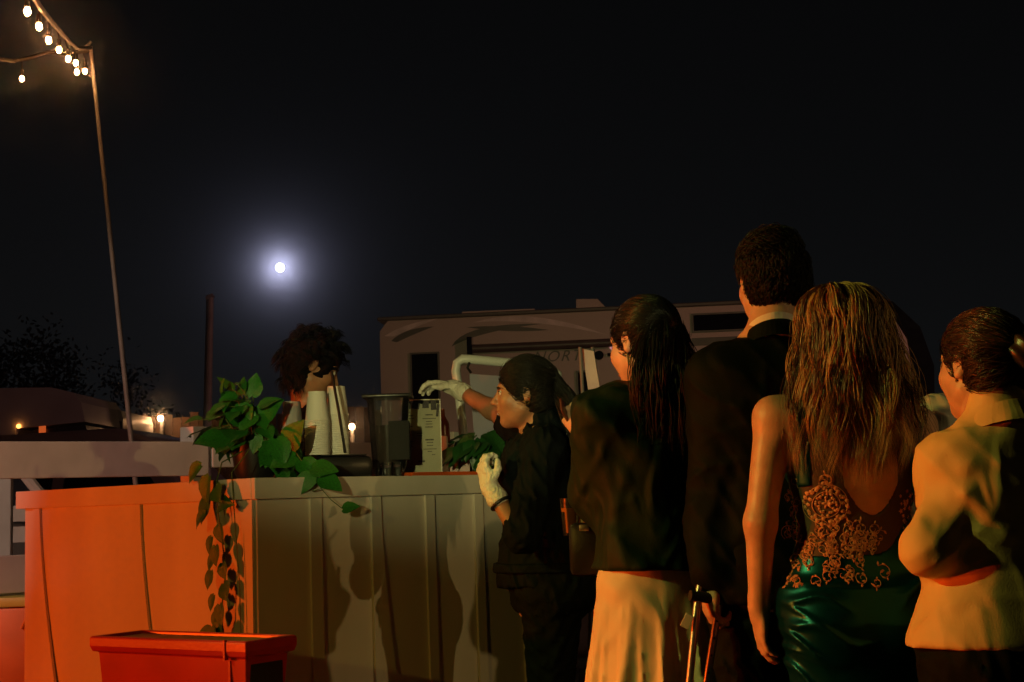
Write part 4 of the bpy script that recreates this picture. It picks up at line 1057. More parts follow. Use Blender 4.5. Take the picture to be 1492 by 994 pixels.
def add_hand(S, f, a, inf=0.0):
    A = f.arm[a]; s = f.s * (1.0 if f.sex == 'm' else .93); w, d, n, c = A['w'], A['d'], A['n'], A['curl']
    l = np.cross(d, n) * (1 if a == 'R' else -1)
    R = np.stack([l, d, n], 1)
    S.rc(w - d * .02, w + d * .025, .024 * s + inf, .026 * s + inf, k=.015)
    S.el(w + d * .052 * s, (.041 * s + inf, .05 * s + inf, .017 * s + inf), R, k=.012)
    for i, (off, ln, r) in enumerate(((.029, .072, .0092), (.0095, .08, .0094), (-.0105, .074, .009), (-.029, .057, .0082))):
        p = w + (d * .092 + l * off) * s - d * (abs(off) * .25); ang = 0.0
        for j, fr in enumerate((.45, .32, .25)):
            ang += c * (.55, .95, .7)[j] * (1 + .12 * i)
            q = p + (d * math.cos(ang) + n * math.sin(ang) + l * off * .8) * ln * fr * s
            S.rc(p, q, r * (1 - .1 * j) * s + inf, r * (.92 - .12 * j) * s + inf, k=.005); p = q
    p = w + (d * .022 + l * .026) * s; q = w + (d * .055 + l * .05 + n * (.012 + .02 * c)) * s; t = q + (d * .032 + l * .008 * (1 - 2 * c) + n * .014 * c) * s
    S.rc(p, q, .0135 * s + inf, .0115 * s + inf, k=.012); S.rc(q, t, .0112 * s + inf, .0085 * s + inf, k=.004)
def add_head(S, f):
    s = f.s ** .5 * (.985 if f.sex == 'f' else .98); R, c = f.Rh, f.hc
    T = lambda x, y, z: c + R @ (np.array([x, y, z]) * s)
    E = lambda x, y, z, a, b, d, k=.015, op=1, Q=None: S.el(T(x, y, z), np.array([a, b, d]) * s, R if Q is None else R @ Q, k=k, op=op)
    E(0, -.018, .03, .075, .094, .086); E(0, .03, -.025, .064, .066, .088, .03); E(0, .028, -.066, .055, .052, .046, .03)
    S.rc(T(-.05, .005, -.06), T(0, .068, -.1), .018 * s, .017 * s, k=.025); S.rc(T(.05, .005, -.06), T(0, .068, -.1), .018 * s, .017 * s, k=.025)
    E(0, .076, -.099, .02, .015, .015, .014)
    E(.04, .058, -.028, .027, .03, .03, .02); E(-.04, .058, -.028, .027, .03, .03, .02)
    E(0, .075, .026, .05, .02, .013, .02)
    for x in (-.032, .032): E(x, .1, .002, .018, .013, .0095, .012, -1)
    S.rc(T(0, .09, .012), T(0, .113, -.027), .0075 * s, .0105 * s, k=.01); E(0, .116, -.03, .0105, .009, .0085, .006)
    for x in (-.012, .012): E(x, .104, -.034, .0085, .009, .0075, .006)
    E(0, .09, -.052, .02, .014, .012, .012)
    E(0, .1, -.0595, .02, .0085, .0058, .005); E(0, .098, -.0715, .018, .0085, .0065, .005); E(0, .111, -.0655, .02, .009, .0015, .002, -1)
    for sg in (-1, 1):
        Q = rotm(sg * -.35, 0, sg * .12)
        E(sg * .077, -.016, -.002, .0085, .021, .032, .006, 1, Q); E(sg * .0795, -.012, -.026, .007, .011, .012, .008, 1, Q); E(sg * .089, -.008, .001, .0075, .0115, .02, .004, -1, Q)
    S.rc(T(0, -.028, -.05), f.neck + f.Rt @ np.array([0, -.012, 0]), (.05 if f.sex == 'f' else .058) * s, (.052 if f.sex == 'f' else .062) * s, k=.025)
    S.rc(f.neck + f.Rt @ np.array([0, -.012, 0]), f.neck + np.array([0, 0, -.06]), .054 * s, .075 * s, k=.04)
    f.T = T; f.hs = s
def face_bits(f, brow='hair_black', lips=True):
    R = Matrix([list(r) for r in f.Rh])
    T = f.T; s = f.hs
    for x in (-.032, .032):
        e = MB().ball((0, 0, 0), .0118 * s, 14).build('eye', MT['eye'], f.t, True); e.location = T(x, .0795, .002)
        i = MB().ball((0, 0, 0), (.0056 * s, .003 * s, .0056 * s), 10).build('iris', MT['iris'], e, True); i.location = f.Rh @ np.array([0, .0102 * s, 0]); i.rotation_euler = R.to_euler()
        sg = 1 if x > 0 else -1
        MB().tube([T(x - sg * .016, .0925, .0165), T(x, .0945, .0215), T(x + sg * .018, .084, .018)], [.003, .0042, .0016], 6).build('eyebrow', MT[brow], f.t, True)
        MB().tube([T(x - sg * .013, .0895, .004), T(x, .0925, .0085), T(x + sg * .0145, .083, .0035)], [.001, .0018, .001], 5).build('eyelash', MT['iris'], f.t, True)
    if lips:
        for (zz, rz, yy) in ((-.0598, .0046, .1025), (-.0713, .0054, .1005)):
            o = MB().ball((0, 0, 0), (.0165 * s, .0075 * s, rz * s), 14).build('lip', MT['lip'], f.t, True); o.location = T(0, yy, zz); o.rotation_euler = R.to_euler()

def body(f, skin, arms='LR', voxel=.0058):
    S = Sdf(); add_torso(S, f); add_shoulders(S, f)
    for a in arms: add_arm(S, f, a); add_hand(S, f, a)
    add_legs(S, f); add_head(S, f)
    return S.build('body', voxel, MT[skin], f.t)

def shoes(f, m='rubber'):
    s = f.s
    for sg in (-1, 1):
        S = Sdf(); S.rc(f.Rp @ np.array([sg * .085 * s, -.045, .045]), f.Rp @ np.array([sg * .097 * s, .15, .036]), .043, .034, k=.02)
        S.rc(f.Rp @ np.array([sg * .085 * s, -.04, .03]), f.Rp @ np.array([sg * .085 * s, -.03, .1 * s]), .043, .043, k=.02)
        S.build('shoe', .01, MT[m], f.t, cut=lambda x, y, z: .002 - z)

def pants(f, inf=.02, m='pants_dark', seed=4, ztop=None, flare=.02):
    S = Sdf(); s = f.s
    S.loft((0, 0, 0), f.Rp, lv_of(f, inf, .80 * s, ztop or 1.02 * s), k=.03)
    add_legs(S, f, inf, zend=.06, flare=flare)
    for sg in (-1, 1): S.el(f.Rp @ np.array([sg * .075 * s * f.w, -.055 * f.dp, .88 * s]), (.09 * s * f.w + inf * .4, .085 * s * f.dp + inf * .4, .1 * s), f.Rp, k=.04)
    S.build('trousers', .0095, MT[m], f.t, disp=wrinkle(seed, .005, 20, stretch=(1, 1, .8)), cut=lambda x, y, z: .035 - z)

# ---- hair
HR = np.array([.083, .104, .095]); HC0 = np.array([0, -.016, .03])
def scalp(f, u, r=1.0): return f.hc + f.Rh @ ((HC0 + np.asarray(u) * HR * r) * f.hs)
def hair_cap(f, m, grow=0.0, face=(0, .105, -.035, .078, .075, .088), disp=None, low=-.06, name='hair_cap'):
    S = Sdf(); s = f.hs
    S.el(f.hc + f.Rh @ (HC0 * s), (HR + np.array([-.001, -.004, 0]) + grow) * s, f.Rh)
    S.rc(f.hc + f.Rh @ (np.array([-.03, -.055, -.02]) * s), f.hc + f.Rh @ (np.array([.03, -.055, -.02]) * s), .05 * s + grow * .6, .05 * s + grow * .6, k=.03)
    if low: S.rc(f.hc + f.Rh @ (np.array([-.022, -.05, -.02]) * s), f.hc + f.Rh @ (np.array([-.022, -.045, low]) * s), .04 * s, .034 * s, k=.03).rc(f.hc + f.Rh @ (np.array([.022, -.05, -.02]) * s), f.hc + f.Rh @ (np.array([.022, -.045, low]) * s), .04 * s, .034 * s, k=.03)
    x, y, z, a, b, c = face
    S.el(f.hc + f.Rh @ (np.array([x, y, z]) * s), np.array([a, b, c]) * s, f.Rh, k=.012, op=-1)
    for sg in (-1, 1): S.el(f.hc + f.Rh @ (np.array([sg * .088, -.004, -.02]) * s), np.array([.025, .027, .036]) * s, f.Rh, k=.01, op=-1)
    o = S.build(name, .0065, MT['hair_base_brown' if m in ('hair_brown', 'hair_blonde') else 'hair_base'], f.t, disp=disp)
    a = o.data.attributes.new('tint', 'FLOAT', 'POINT'); a.data.foreach_set('value', np.full(len(o.data.vertices), .3, np.float32))
    return o
def cap_fuzz(f, cap, n, ln, rad, m, seed, gather=None, lift=.15, messy=.12, name='short_hair', tlo=.0):
    """short strands rooted all over the cap, combed towards a point or downwards"""
    g = np.random.default_rng(seed); me = cap.data; nv = len(me.vertices)
    v = np.zeros(nv * 3); me.vertices.foreach_get('co', v); v = v.reshape(-1, 3); nn = np.zeros(nv * 3); me.vertices.foreach_get('normal', nn); nn = nn.reshape(-1, 3)
    h = (v - f.hc) @ f.Rh; nh = nn @ f.Rh
    ok = np.where((nh[:, 2] > -.75) & ~((nh[:, 1] > .8) & (h[:, 2] < .02)))[0]
    i = ok[g.integers(0, len(ok), n)]; p = v[i] + g.normal(size=(n, 3)) * .002; N = nn[i]
    if gather is None: d = np.tile(np.array([0, 0, -1.0]), (n, 1)) + np.where(h[i][:, 2:3] > .07, 1, 0) * (f.Rh @ np.array([-.8, .5, 1.0]))
    else: d = scalp(f, nrm3(gather), 1.1) - p
    d = d / (np.linalg.norm(d, axis=1)[:, None] + 1e-9) + g.normal(size=(n, 3)) * messy
    t = d - N * (d * N).sum(1)[:, None]; t /= np.linalg.norm(t, axis=1)[:, None] + 1e-9
    s = np.linspace(0, 1, 9)[None, :, None]; L_ = (ln * g.uniform(.6, 1.2, n))[:, None, None] * (1 if gather is not None else np.clip(.45 + 9 * (h[i][:, 2] - .0), .45, 1.25)[:, None, None])
    lf = lift * g.uniform(.2, 1.6, (n, 1, 1))
    Q = p[:, None, :] + N[:, None, :] * (.0015 + L_ * lf * np.sin(s * 2.6) - (L_ * s) ** 2 / .19) + t[:, None, :] * L_ * s
    sd = np.cross(N, t)[:, None, :]; Q = Q + sd * L_ * g.normal(size=(n, 1, 1)) * messy * 1.4 * np.sin(s * 3.3)
    return strands(name, Q, np.full(n, rad), MT[m], f.t, np.clip(g.normal(.5, .28, n) + tlo, 0, 1))
def sleek(f, n, gather, rad, seed, lift=1.045, mix=.0):
    n = int(n * 1.7)
    """strands drawn from the hairline to one gathering point"""
    g = np.random.default_rng(seed); L = []
    G = nrm3(gather)
    for i in range(n):
        a = g.uniform(-math.pi * .98, math.pi * .98)      # 0 = forehead
        el = .52 - 1.3 * (abs(a) / math.pi) ** 1.1 + g.uniform(-.05, 1.1) * (g.random() < .6)
        h = nrm3([math.sin(a) * math.cos(el), math.cos(a) * math.cos(el), math.sin(el)])
        if abs(a) < 1.9 and abs(a) > 1.0: h = nrm3(h + np.array([0, 0, .25]))
        t = np.linspace(0, 1, 12)[:, None]; om = math.acos(np.clip(h @ G, -.999, .999)); so = math.sin(om)
        q = np.sin((1 - t) * om) / so * h + np.sin(t * om) / so * G
        j = lift + g.uniform(0, .035) + .012 * np.sin(t * 7 + g.uniform(0, 6))
        L.append(np.array([scalp(f, q[k], float(j[k, 0])) for k in range(12)]))
    return L
def falls(f, n_cl, per, seed, ph, path, wave=.008, spread=.016, M=26):
    """locks: path(u, rnd) -> (M,3) guide in local space; strands fan around each guide"""
    g = np.random.default_rng(seed); L = []; tn = []
    t = np.linspace(0, 1, M)
    for c in range(n_cl):
        u = (c + g.uniform(.1, .9)) / n_cl; gd = path(u, g, t); tone = g.uniform(0, 1) ** 1.3
        k1, k2, p1, p2 = g.uniform(1.2, 2.6), g.uniform(2, 4), g.uniform(0, 6.28), g.uniform(0, 6.28)
        for i in range(per):
            off = g.normal(size=3) * spread * np.array([1, .6, .3])
            sc = (.35 + .9 * np.sin(np.clip(t * 1.25, 0, 1) * math.pi * .75))[:, None] * (1 - .25 * t[:, None])
            w = wave * (t[:, None] ** .7) * np.stack([np.sin(k1 * 6.28 * t + p1), .6 * np.cos(k2 * 4 * t + p2), 0 * t], 1)
            fz = np.stack([np.interp(t, np.linspace(0, 1, 6), g.normal(size=6) * .0035) for _ in range(3)], 1) * t[:, None]
            ln = 1 - g.uniform(0, .16) * (g.random() < .7)
            q = gd + off * sc + w + fz
            ti = t * ln; q = np.stack([np.interp(ti, t, q[:, k]) for k in range(3)], 1)
            L.append(q); tn.append(np.clip(tone + g.normal() * .18, 0, 1))
    return L, tn

# ------------------------------------------------------------------ 1 woman in the teal dress
f = figure('woman with long light brown hair in a teal dress with lace open back', 1238, 3.45, 1.645, yaw=.06, tyaw=.06, lean=(.005, -.01), head=(.08, -.06, 0), sw=.168, width=1.06)
set_arm(f, 'L', wp(f, 1108, 762, 3.42), wp(f, 1106, 884, 3.45), hd=(.03, .12, -1), n=(1, .15, 0), curl=.38)
set_arm(f, 'R', f.sh['R'] + np.array([.03, .02, -.26]), f.sh['R'] + np.array([.0, .22, -.38]), n=(-1, 0, 0))
f.sh['L'] = wp(f, 1128, 608, 3.44)
f.sh['R'] = wp(f, 1334, 622, 3.50)
body(f, 'skin_l', voxel=.0055); face_bits(f, 'hair_brown')
s = f.s
def skirt_ext(T):
    z = T[:, 0]; T[:, 3] = np.interp(z, [0, .05, .3, .5, .7, .86, .95], [.30, .30, .19, .155, .168, .186, .175]); T[:, 4] = np.interp(z, [0, .05, .3, .5, .7, .86, .95], [.30, .30, .17, .13, .125, .132, .118])
    T[:, 1] = -.004; T[:, 2] = np.interp(z, [0, .4, .86], [-.04, -.01, -.01]); return T
S = Sdf(); S.loft((0, 0, 0), f.Rt, lv_of(f, 0, .03, .95 * s, skirt_ext), k=.02, n=2.1)
S.loft((0, 0, 0), f.Rt, lv_of(f, .007, .90 * s, 1.31 * s), k=.04)
for sg in (-1, 1): S.el(f.Rt @ np.array([sg * .075, -.07, .83]), (.085, .07, .09), f.Rt, k=.05)
for sg in (-1, 1): S.el(f.Rt @ np.array([sg * .07, .085, 1.21]), (.07, .05, .065), f.Rt, k=.03)
def satin_folds(x, y, z):
    q = np.exp(-((x + .17) / .10) ** 2 - ((z - .82) / .12) ** 2)
    r = 0
    for (z0, sl, w, x0, x1, am) in ((.955, -.10, .010, -.19, -.06, .6), (.905, -.16, .008, -.20, -.02, 1.0), (.872, -.22, .007, -.20, -.06, .7), (.842, -.30, .009, -.20, .02, 1.0), (.800, -.55, .010, -.21, -.05, 1.1), (.775, -.8, .008, -.21, -.09, .8), (.72, -1.0, .012, -.21, -.04, .9), (.86, .25, .009, .04, .2, .6), (.80, .4, .01, .05, .2, .7)):
        dz = z - (z0 + sl * (x + .16) + .012 * np.sin(x * 40 + z0 * 90)); r = r + am * np.exp(-(dz / w) ** 2) * np.clip((x - x0) * 30, 0, 1) * np.clip((x1 - x) * 12, 0, 1)
    return -.010 * r + .002 * np.sin(z * 26 + x * 30) * np.clip((.9 - z) * 3, 0, 1)
def dress_cut(x, y, z):
    back = y < .02
    top = np.where(back, 1.0 + .09 * np.exp(-((x - .13) / .05) ** 2), 1.27)
    return np.maximum(z - top, .03 - z)
S.build('dress', .0058, MT['teal_satin'], f.t, disp=satin_folds, cut=dress_cut)
S = Sdf(); S.loft((0, 0, 0), f.Rt, lv_of(f, .0045, .94 * s, 1.36 * s), k=.03)
def keyhole(x, z): return np.where(z > 1.092, .066 * np.sqrt(np.clip((z - 1.092) / .075, 0, 1)), -1) - np.abs(x - .028)
def sheer_cut(x, y, z): return np.maximum.reduce([y - .035, z - 1.315, keyhole(x, z), .97 - z])
sheer = S.build('sheer_back', .0058, MT['sheer'], f.t, cut=sheer_cut)
for sg, xc in ((-1, -.122), (1, .15)):
    S = Sdf(); S.loft((0, 0, 0), f.Rt, lv_of(f, .009, 1.0 * s, 1.40 * s), k=.03); S.rc(f.neck + np.array([0, 0, -.035 * s]), f.sh['L' if sg < 0 else 'R'], .05 * s + .008, .05 * s + .008, k=.05)
    S.build('strap', .0055, MT['teal_satin'], f.t, cut=lambda x, y, z, xc=xc: np.maximum(np.abs(x - xc - .12 * np.clip(1.2 - z, 0, .2) * (1 if xc > 0 else -1)) - (.013 if xc < 0 else .024), (1.16 if xc < 0 else 1.02) - z))
dress = [c for c in f.t.children if c.name.startswith('dress')][0]
# lace: rosettes and petals following the sheer panel and waist
vs = np.zeros(len(sheer.data.vertices) * 3); sheer.data.vertices.foreach_get('co', vs); vs = vs.reshape(-1, 3)
vsz = vs[:, 2].copy()
vn = np.zeros(len(sheer.data.vertices) * 3); sheer.data.vertices.foreach_get('normal', vn); vn = vn.reshape(-1, 3)
v2 = np.zeros(len(dress.data.vertices) * 3); dress.data.vertices.foreach_get('co', v2); v2 = v2.reshape(-1, 3)
n2_ = np.zeros(len(dress.data.vertices) * 3); dress.data.vertices.foreach_get('normal', n2_); n2_ = n2_.reshape(-1, 3)
k2 = (v2[:, 2] < .995) & (v2[:, 2] > .85); vs = np.concatenate([vs[vs[:, 2] > 1.0], v2[k2]]); vn = np.concatenate([vn[:len(sheer.data.vertices)][np.array(vsz > 1.0)], n2_[k2]])
sel = (vn[:, 1] < -.2) & (vs[:, 2] < 1.19) & (np.abs(vn[:, 2]) < .8)
vs, vn = vs[sel], vn[sel]
def lace_at(x, z):
    i = np.argmin((vs[:, 0] - x) ** 2 + (vs[:, 2] - z) ** 2); return vs[i], vn[i]
LV, LF = [], []
g = np.random.default_rng(8)
def petal(c, n, ang, L, w):
    t0 = nrm3(np.cross(n, [0, 0, 1])); t1 = np.cross(n, t0); d = t0 * math.cos(ang) + t1 * math.sin(ang); e = np.cross(n, d)
    b = len(LV); h = n * .0016
    LV.extend([c + h * .4, c + d * L * .35 + e * w + h, c + d * L * .8 + e * w * .7 + h, c + d * L + h * .5, c + d * L * .8 - e * w * .7 + h, c + d * L * .35 - e * w + h, c + d * L * .5 + h * 2.2])
    for k in range(6): LF.append((b + k, b + (k + 1) % 6, b + 6))
def flower(x, z, r, n=7):
    c, nn = lace_at(x, z)
    for k in range(n): petal(c, nn, k * 6.283 / n + g.uniform(-.2, .2), r * g.uniform(.85, 1.1), r * .26)
def ringf(x, z, R, n, r):
    for k in range(n):
        a = 6.283 * k / n; c, nn = lace_at(x + R * math.cos(a), z + R * math.sin(a)); petal(c, nn, -a + g.uniform(-.5, .5), r, r * .35)
        petal(c, nn, -a + 2.2, r, r * .35)
xr, zr = -.078, 1.118
flower(xr, zr, .014, 6); ringf(xr, zr, .021, 13, .010); ringf(xr, zr, .042, 20, .014)
def lace_s(x, z):
    d = (vs[:, 0] - x) ** 2 + (vs[:, 2] - z) ** 2; i = np.argpartition(d, 8)[:8]; w = 1 / (d[i] + 1e-6); w /= w.sum()
    n = nrm3((vn[i] * w[:, None]).sum(0)); q = (vs[i] * w[:, None]).sum(0); return np.array([x, q[1], z]) + n * .0025, n
LM = MB()
for k in range(110):
    x = g.uniform(-.16, .045); z = g.uniform(.925, 1.18)
    if (x - xr) ** 2 + (z - zr) ** 2 < .05 ** 2: continue
    if z > 1.08 and x > -.045: continue
    if g.random() < max(0, x + .02) * 8 + max(0, .975 - z) * 7: continue
    R0 = g.uniform(.009, .02); a0 = g.uniform(0, 6.28); sg = g.choice([-1, 1]); pts = []
    for i in range(15):
        t = i / 14; r = R0 * (1 - .8 * t); a = a0 + sg * t * 7.5; c, nn = lace_s(x + r * math.cos(a), z + r * math.sin(a)); pts.append(tuple(c))
        if i % 2 == 0 and i < 11: petal(c - nn * .002, nn, -a - sg * .6, g.uniform(.007, .013), g.uniform(.0018, .003))
    LM.tube(pts, [.0010 * (1 - .5 * i / 14) for i in range(15)], 4)
for R0, n0 in ((.03, 26), (.047, 36)):
    LM.tube([tuple(lace_s(xr + R0 * math.cos(a), zr + R0 * math.sin(a))[0]) for a in np.linspace(0, 6.283, n0)], .0011, 4)
lo_ = LM.build('lace_scroll', MT['lace'], f.t); lo_['kind'] = 'stuff'
for k in range(60): flower(g.uniform(.09, .16), g.uniform(.97, 1.15), g.uniform(.004, .008), 5)
for k in range(40): flower(-.165 + g.uniform(-.02, .02), .975 + g.uniform(-.045, .05), g.uniform(.004, .008), 5)
o = from_arrays('lace', np.array(LV), LF, MT['lace'], f.t); o['kind'] = 'stuff'
hair_cap(f, 'hair_brown', .006)
def teal_path(u, g, t):
    phi = math.radians(-205 + 230 * u) ; lay = g.uniform(1.0, 1.12); L = []
    # crown start near the parting
    st = np.array([g.normal() * .012 + .016 * math.cos(phi), g.uniform(-.05, .05), 0])
    zend = 1.14 + .06 * g.random() + .05 * abs(math.cos(phi)); 
    ex = (.06 + .075 * g.random()) * math.cos(phi) * 1.2; ey = -.115 - .03 * g.random()
    if math.cos(phi) < -.75: ex -= .02 * g.random(); ey += .05
    th0 = .12
    pts = []
    for tt in t:
        if tt < .36:
            th = th0 + (1.62 - th0) * tt / .36
            v = np.array([math.sin(th) * math.cos(phi), math.sin(th) * math.sin(phi), math.cos(th)]) * lay
            pts.append(scalp(f, v) + np.array([st[0], st[1] * .6, 0]) * (1 - tt / .36))
        else:
            q = (tt - .36) / .64
            v = np.array([math.cos(phi), math.sin(phi), -.05]) * lay; p0 = scalp(f, v)
            pe = np.array([f.hc[0] + ex, min(p0[1], f.hc[1] + ey) if math.sin(phi) < .2 else p0[1] - .06, zend])
            w = 1 - (1 - q) ** 1.5
            pts.append(np.array([p0[0] + (pe[0] - p0[0]) * w, p0[1] + (pe[1] - p0[1]) * min(1, 1.6 * q), p0[2] + (pe[2] - p0[2]) * q]))
    return np.array(pts)
L, tn = falls(f, 130, 32, 21, 0, teal_path, wave=.018, spread=.011)
strands('hair', L, np.full(len(L), .00085), MT['hair_blonde'], f.t, tn)
fig_teal = f

# ------------------------------------------------------------------ 2 man in the dark suit, with his crutch
f = figure('tall man in a black suit with white collar leaning on a crutch', 1134, 3.75, 1.855, yaw=.05, sex='m', lean=(.0, -.01), head=(.16, .02, .0), sw=.135, headoff=(.016, 0, 0))
f.sh['L'][2] -= .035; f.sh['R'][2] -= .035
set_arm(f, 'L', wp(f, 1036, 752, 3.72), wp(f, 1036, 838, 3.66), hd=(-.05, .12, -1), n=(1, .25, 0), curl=1.0)
body(f, 'skin_l'); face_bits(f)
s = f.s
S = Sdf()
def jk(T):
    z = T[:, 0] / s; T[:, 3] += np.interp(z, [.7, .85, 1.05, 1.3], [.035, .028, .0, .012]); T[:, 4] += np.interp(z, [.7, .9, 1.1], [.025, .015, 0]); return T
S.loft((0, 0, 0), f.Rt, lv_of(f, .026, .80 * s, 1.415 * s, jk), k=.04)
for a in 'LR':
    S.rc(f.neck + np.array([0, 0, -.042 * s]), f.sh[a] + np.array([0, 0, .0]), .062, .056, k=.05)
    add_arm(S, f, a, .02, .022, .93, k=.035, flare=.006)
S.build('jacket', .0075, MT['suit'], f.t, disp=wrinkle(12, .004, 13, stretch=(.6, 1, 1.0)))
nb = f.neck + f.Rt @ np.array([0, -.012, 0])
band('jacket_collar', nb + np.array([0, 0, -.012]), f.Rt, .094, .0765, .042, .075, MT['suit'], f.t, .007)
band('shirt_collar', nb + np.array([0, 0, .005]), f.Rt, .074, .0695, .043, .07, MT['shirt_white'], f.t, .004)
pants(f, .022, seed=6); shoes(f)
cp = hair_cap(f, 'hair_black', .002, low=-.05)
cap_fuzz(f, cp, 9000, .034, 0.0009, 'hair_dark', 31, None, .20, .24, 'hair', -.1)
man = f
# crutch
ct, cbm = wp(f, 1066, 640, 3.82), None
cr0 = P(1004, 1180, 3.64); cr0[2] = 0
cru = thing('crutch', 'aluminium underarm crutch with two orange lit tubes held by the suited man', 'crutch', tuple(cr0))
R1 = [P(1015, 885, 3.63) - cr0, P(1034, 760, 3.70) - cr0, P(1056, 636, 3.77) - cr0]
R2 = [P(1046, 892, 3.65) - cr0, P(1064, 770, 3.70) - cr0, P(1086, 640, 3.78) - cr0]
J1, J2 = P(1001, 1030, 3.63) - cr0, P(1024, 1030, 3.65) - cr0
MB().tube([tuple(J1)] + [tuple(x) for x in R1], .0095, 12).build('upright', MT['steel'], cru, True)
MB().tube([tuple(J2)] + [tuple(x) for x in R2], .0095, 12).build('upright', MT['steel'], cru, True)
jm = (J1 + J2) / 2
MB().tube([tuple(J1), tuple(jm + np.array([0, 0, -.06])), tuple(jm * .5), (0, 0, .03)], .0105, 12).tube([tuple(J2), tuple(jm + np.array([0, 0, -.06]))], .0095, 10).build('lower_shaft', MT['steel'], cru, True)
MB().lathe([(.022, 0), (.018, .03), (.014, .06)], seg=14).build('rubber_tip', MT['rubber'], cru, True)
MB().tube([tuple(R1[2] + np.array([-.05, 0, .0])), tuple((R1[2] + R2[2]) / 2 + np.array([0, 0, .03])), tuple(R2[2] + np.array([.05, 0, 0]))], .022, 12).build('armpit_pad', MT['rubber'], cru, True)
gp = (R1[0] + R2[0]) / 2 + np.array([.0, 0, .0])
MB().tube([tuple(R1[0] + np.array([-.015, 0, .03])), tuple(R2[0] + np.array([.015, 0, .03]))], .014, 12).build('hand_grip', MT['rubber'], cru, True)
bt = MB()
for k in range(6):
    q = J2 + (R2[0] - J2) * (k / 5.5); bt.tube([tuple(q + np.array([.0, -.0102, 0])), tuple(q + np.array([.0, -.0085, 0]))], .0032, 8)
bt.build('adjust_hole', MT['rubber'], cru)
q = P(1001, 905, 3.62) - cr0
MB().box(tuple(q + np.array([.0, 0, 0])), (.022, .003, .035), rot=Matrix.Rotation(.5, 3, 'Y'), bevel=.0008).build('paper_tag', MT['paper'], cru)

# ------------------------------------------------------------------ 3 woman with the sleek black hair, dark loose jacket and cream skirt
f = figure('woman in a loose dark jacket and cream skirt looking at her phone', 962, 3.95, 1.715, yaw=.35, tyaw=.3, lean=(.0, 0), head=(.70, -.16, 0.02), sw=.165, headoff=(-.012, 0, 0))
set_arm(f, 'L', wp(f, 874, 712, 4.03), wp(f, 858, 632, 4.24), hd=(-.32, .22, .34), n=(.55, .25, -.3), curl=.75)
set_arm(f, 'R', wp(f, 965, 745, 4.19), wp(f, 880, 762, 4.42), hd=(-.9, .1, .12), n=(-.1, .95, .1), curl=1.0)
body(f, 'skin_l'); face_bits(f)
s = f.s
S = Sdf()
def km(T):
    z = T[:, 0] / s; T[:, 3] += np.interp(z, [.85, .95, 1.1, 1.3], [-.01, -.005, .012, .0]); T[:, 1] += np.interp(z, [.9, 1.1], [-.02, 0]); return T
S.loft((0, 0, 0), f.Rt, lv_of(f, .032, .938, 1.40 * s, km), k=.04)
add_shoulders(S, f, .02)
S.rc(f.sh['L'] + np.array([0, .0, -.02]), f.arm['L']['e'], .075, .092, k=.07)
S.rc(f.arm['L']['e'] + np.array([.02, 0, -.01]), f.arm['L']['e'] * .40 + f.arm['L']['w'] * .60 + np.array([.012, 0, -.02]), .085, .065, k=.06)
S.rc(f.sh['R'], f.arm['R']['e'], .08, .08, k=.06); S.rc(f.arm['R']['e'], f.arm['R']['e'] * .35 + f.arm['R']['w'] * .65, .075, .055, k=.05)
S.rc(f.neck + f.Rt @ np.array([0, -.02, -.03]), f.neck + f.Rt @ np.array([0, -.015, .012]), .075, .062, k=.03)
def kfold(x, y, z):
    w = wrinkle(17, .0035, 13, stretch=(1, 1, .45))(x, y, z)
    return w + .007 * np.sin((x * .8 + z * .55) * 48 + 2 * np.sin(z * 14)) * np.exp(-((x + .14) / .13) ** 2)
S.build('jacket', .0078, MT['kimono'], f.t, disp=kfold, cut=lambda x, y, z: .955 - .10 * np.clip(x, 0, .2) - z)
S = Sdf()
def sk(T):
    z = T[:, 0]; T[:, 3] = np.interp(z, [0, .3, .6, .8, .92, 1.02], [.36, .30, .228, .198, .186, .16]); T[:, 4] = np.interp(z, [0, .3, .6, .8, .92, 1.02], [.34, .27, .195, .155, .135, .12]); T[:, 1] = -.01; T[:, 2] = 0; return T
S.loft((0, 0, 0), f.Rp, lv_of(f, 0, .06, .99, sk), k=.02, n=2.0)
def skf(x, y, z):
    a = np.arctan2(y, x + .01); q = np.clip((.90 - z) * 2.6, 0, 1)
    return q * (-.030 * np.exp(-(np.sin(a * 6 + .5 + .5 * np.sin(z * 4)) / .42) ** 2) - .014 * np.exp(-(np.sin(a * 11 + 2 + z * 1.5) / .3) ** 2) + .012) + .002 * np.sin(z * 60 + x * 40) * np.exp(-((z - .9) / .06) ** 2)
S.build('skirt', .0085, MT['cream'], f.t, disp=skf)
shoes(f)
cp = hair_cap(f, 'hair_black', .002, low=-.04)
cap_fuzz(f, cp, 4200, 0.06, .0010, 'hair_black', 91, (-.05, -.93, -.05), .05, .10)
L = sleek(f, 900, (-.05, -.93, -.05), .001, 5)
strands('hair', L, np.full(len(L), .0013), MT['hair_black'], f.t, np.random.default_rng(1).random(len(L)), taper=False)
def pony(u, g, t):
    p0 = scalp(f, nrm3(np.array([-.75 + 1.5 * u, -.75, .05 - .5 * g.random()])), 1.0)
    bx_ = f.hc[0] + .04 + (u - .5) * .13; zend = 1.24 + .14 * g.random()
    pts = []
    for tt in t:
        w = min(1, tt * 2.4)
        back = -.115 - .02 * g.random() * 0 - .015 * math.sin(u * 3.14)
        pts.append((p0[0] + (bx_ - p0[0]) * w ** .8, p0[1] + (f.neck[1] - .115 - p0[1]) * w - .01 * math.sin(tt * 3), p0[2] + (zend - p0[2]) * tt))
    return np.array(pts)
L, tn = falls(f, 64, 26, 9, 0, pony, wave=.004, spread=.016)
strands('long_hair', L, np.full(len(L), .0012), MT['hair_dark'], f.t, tn)
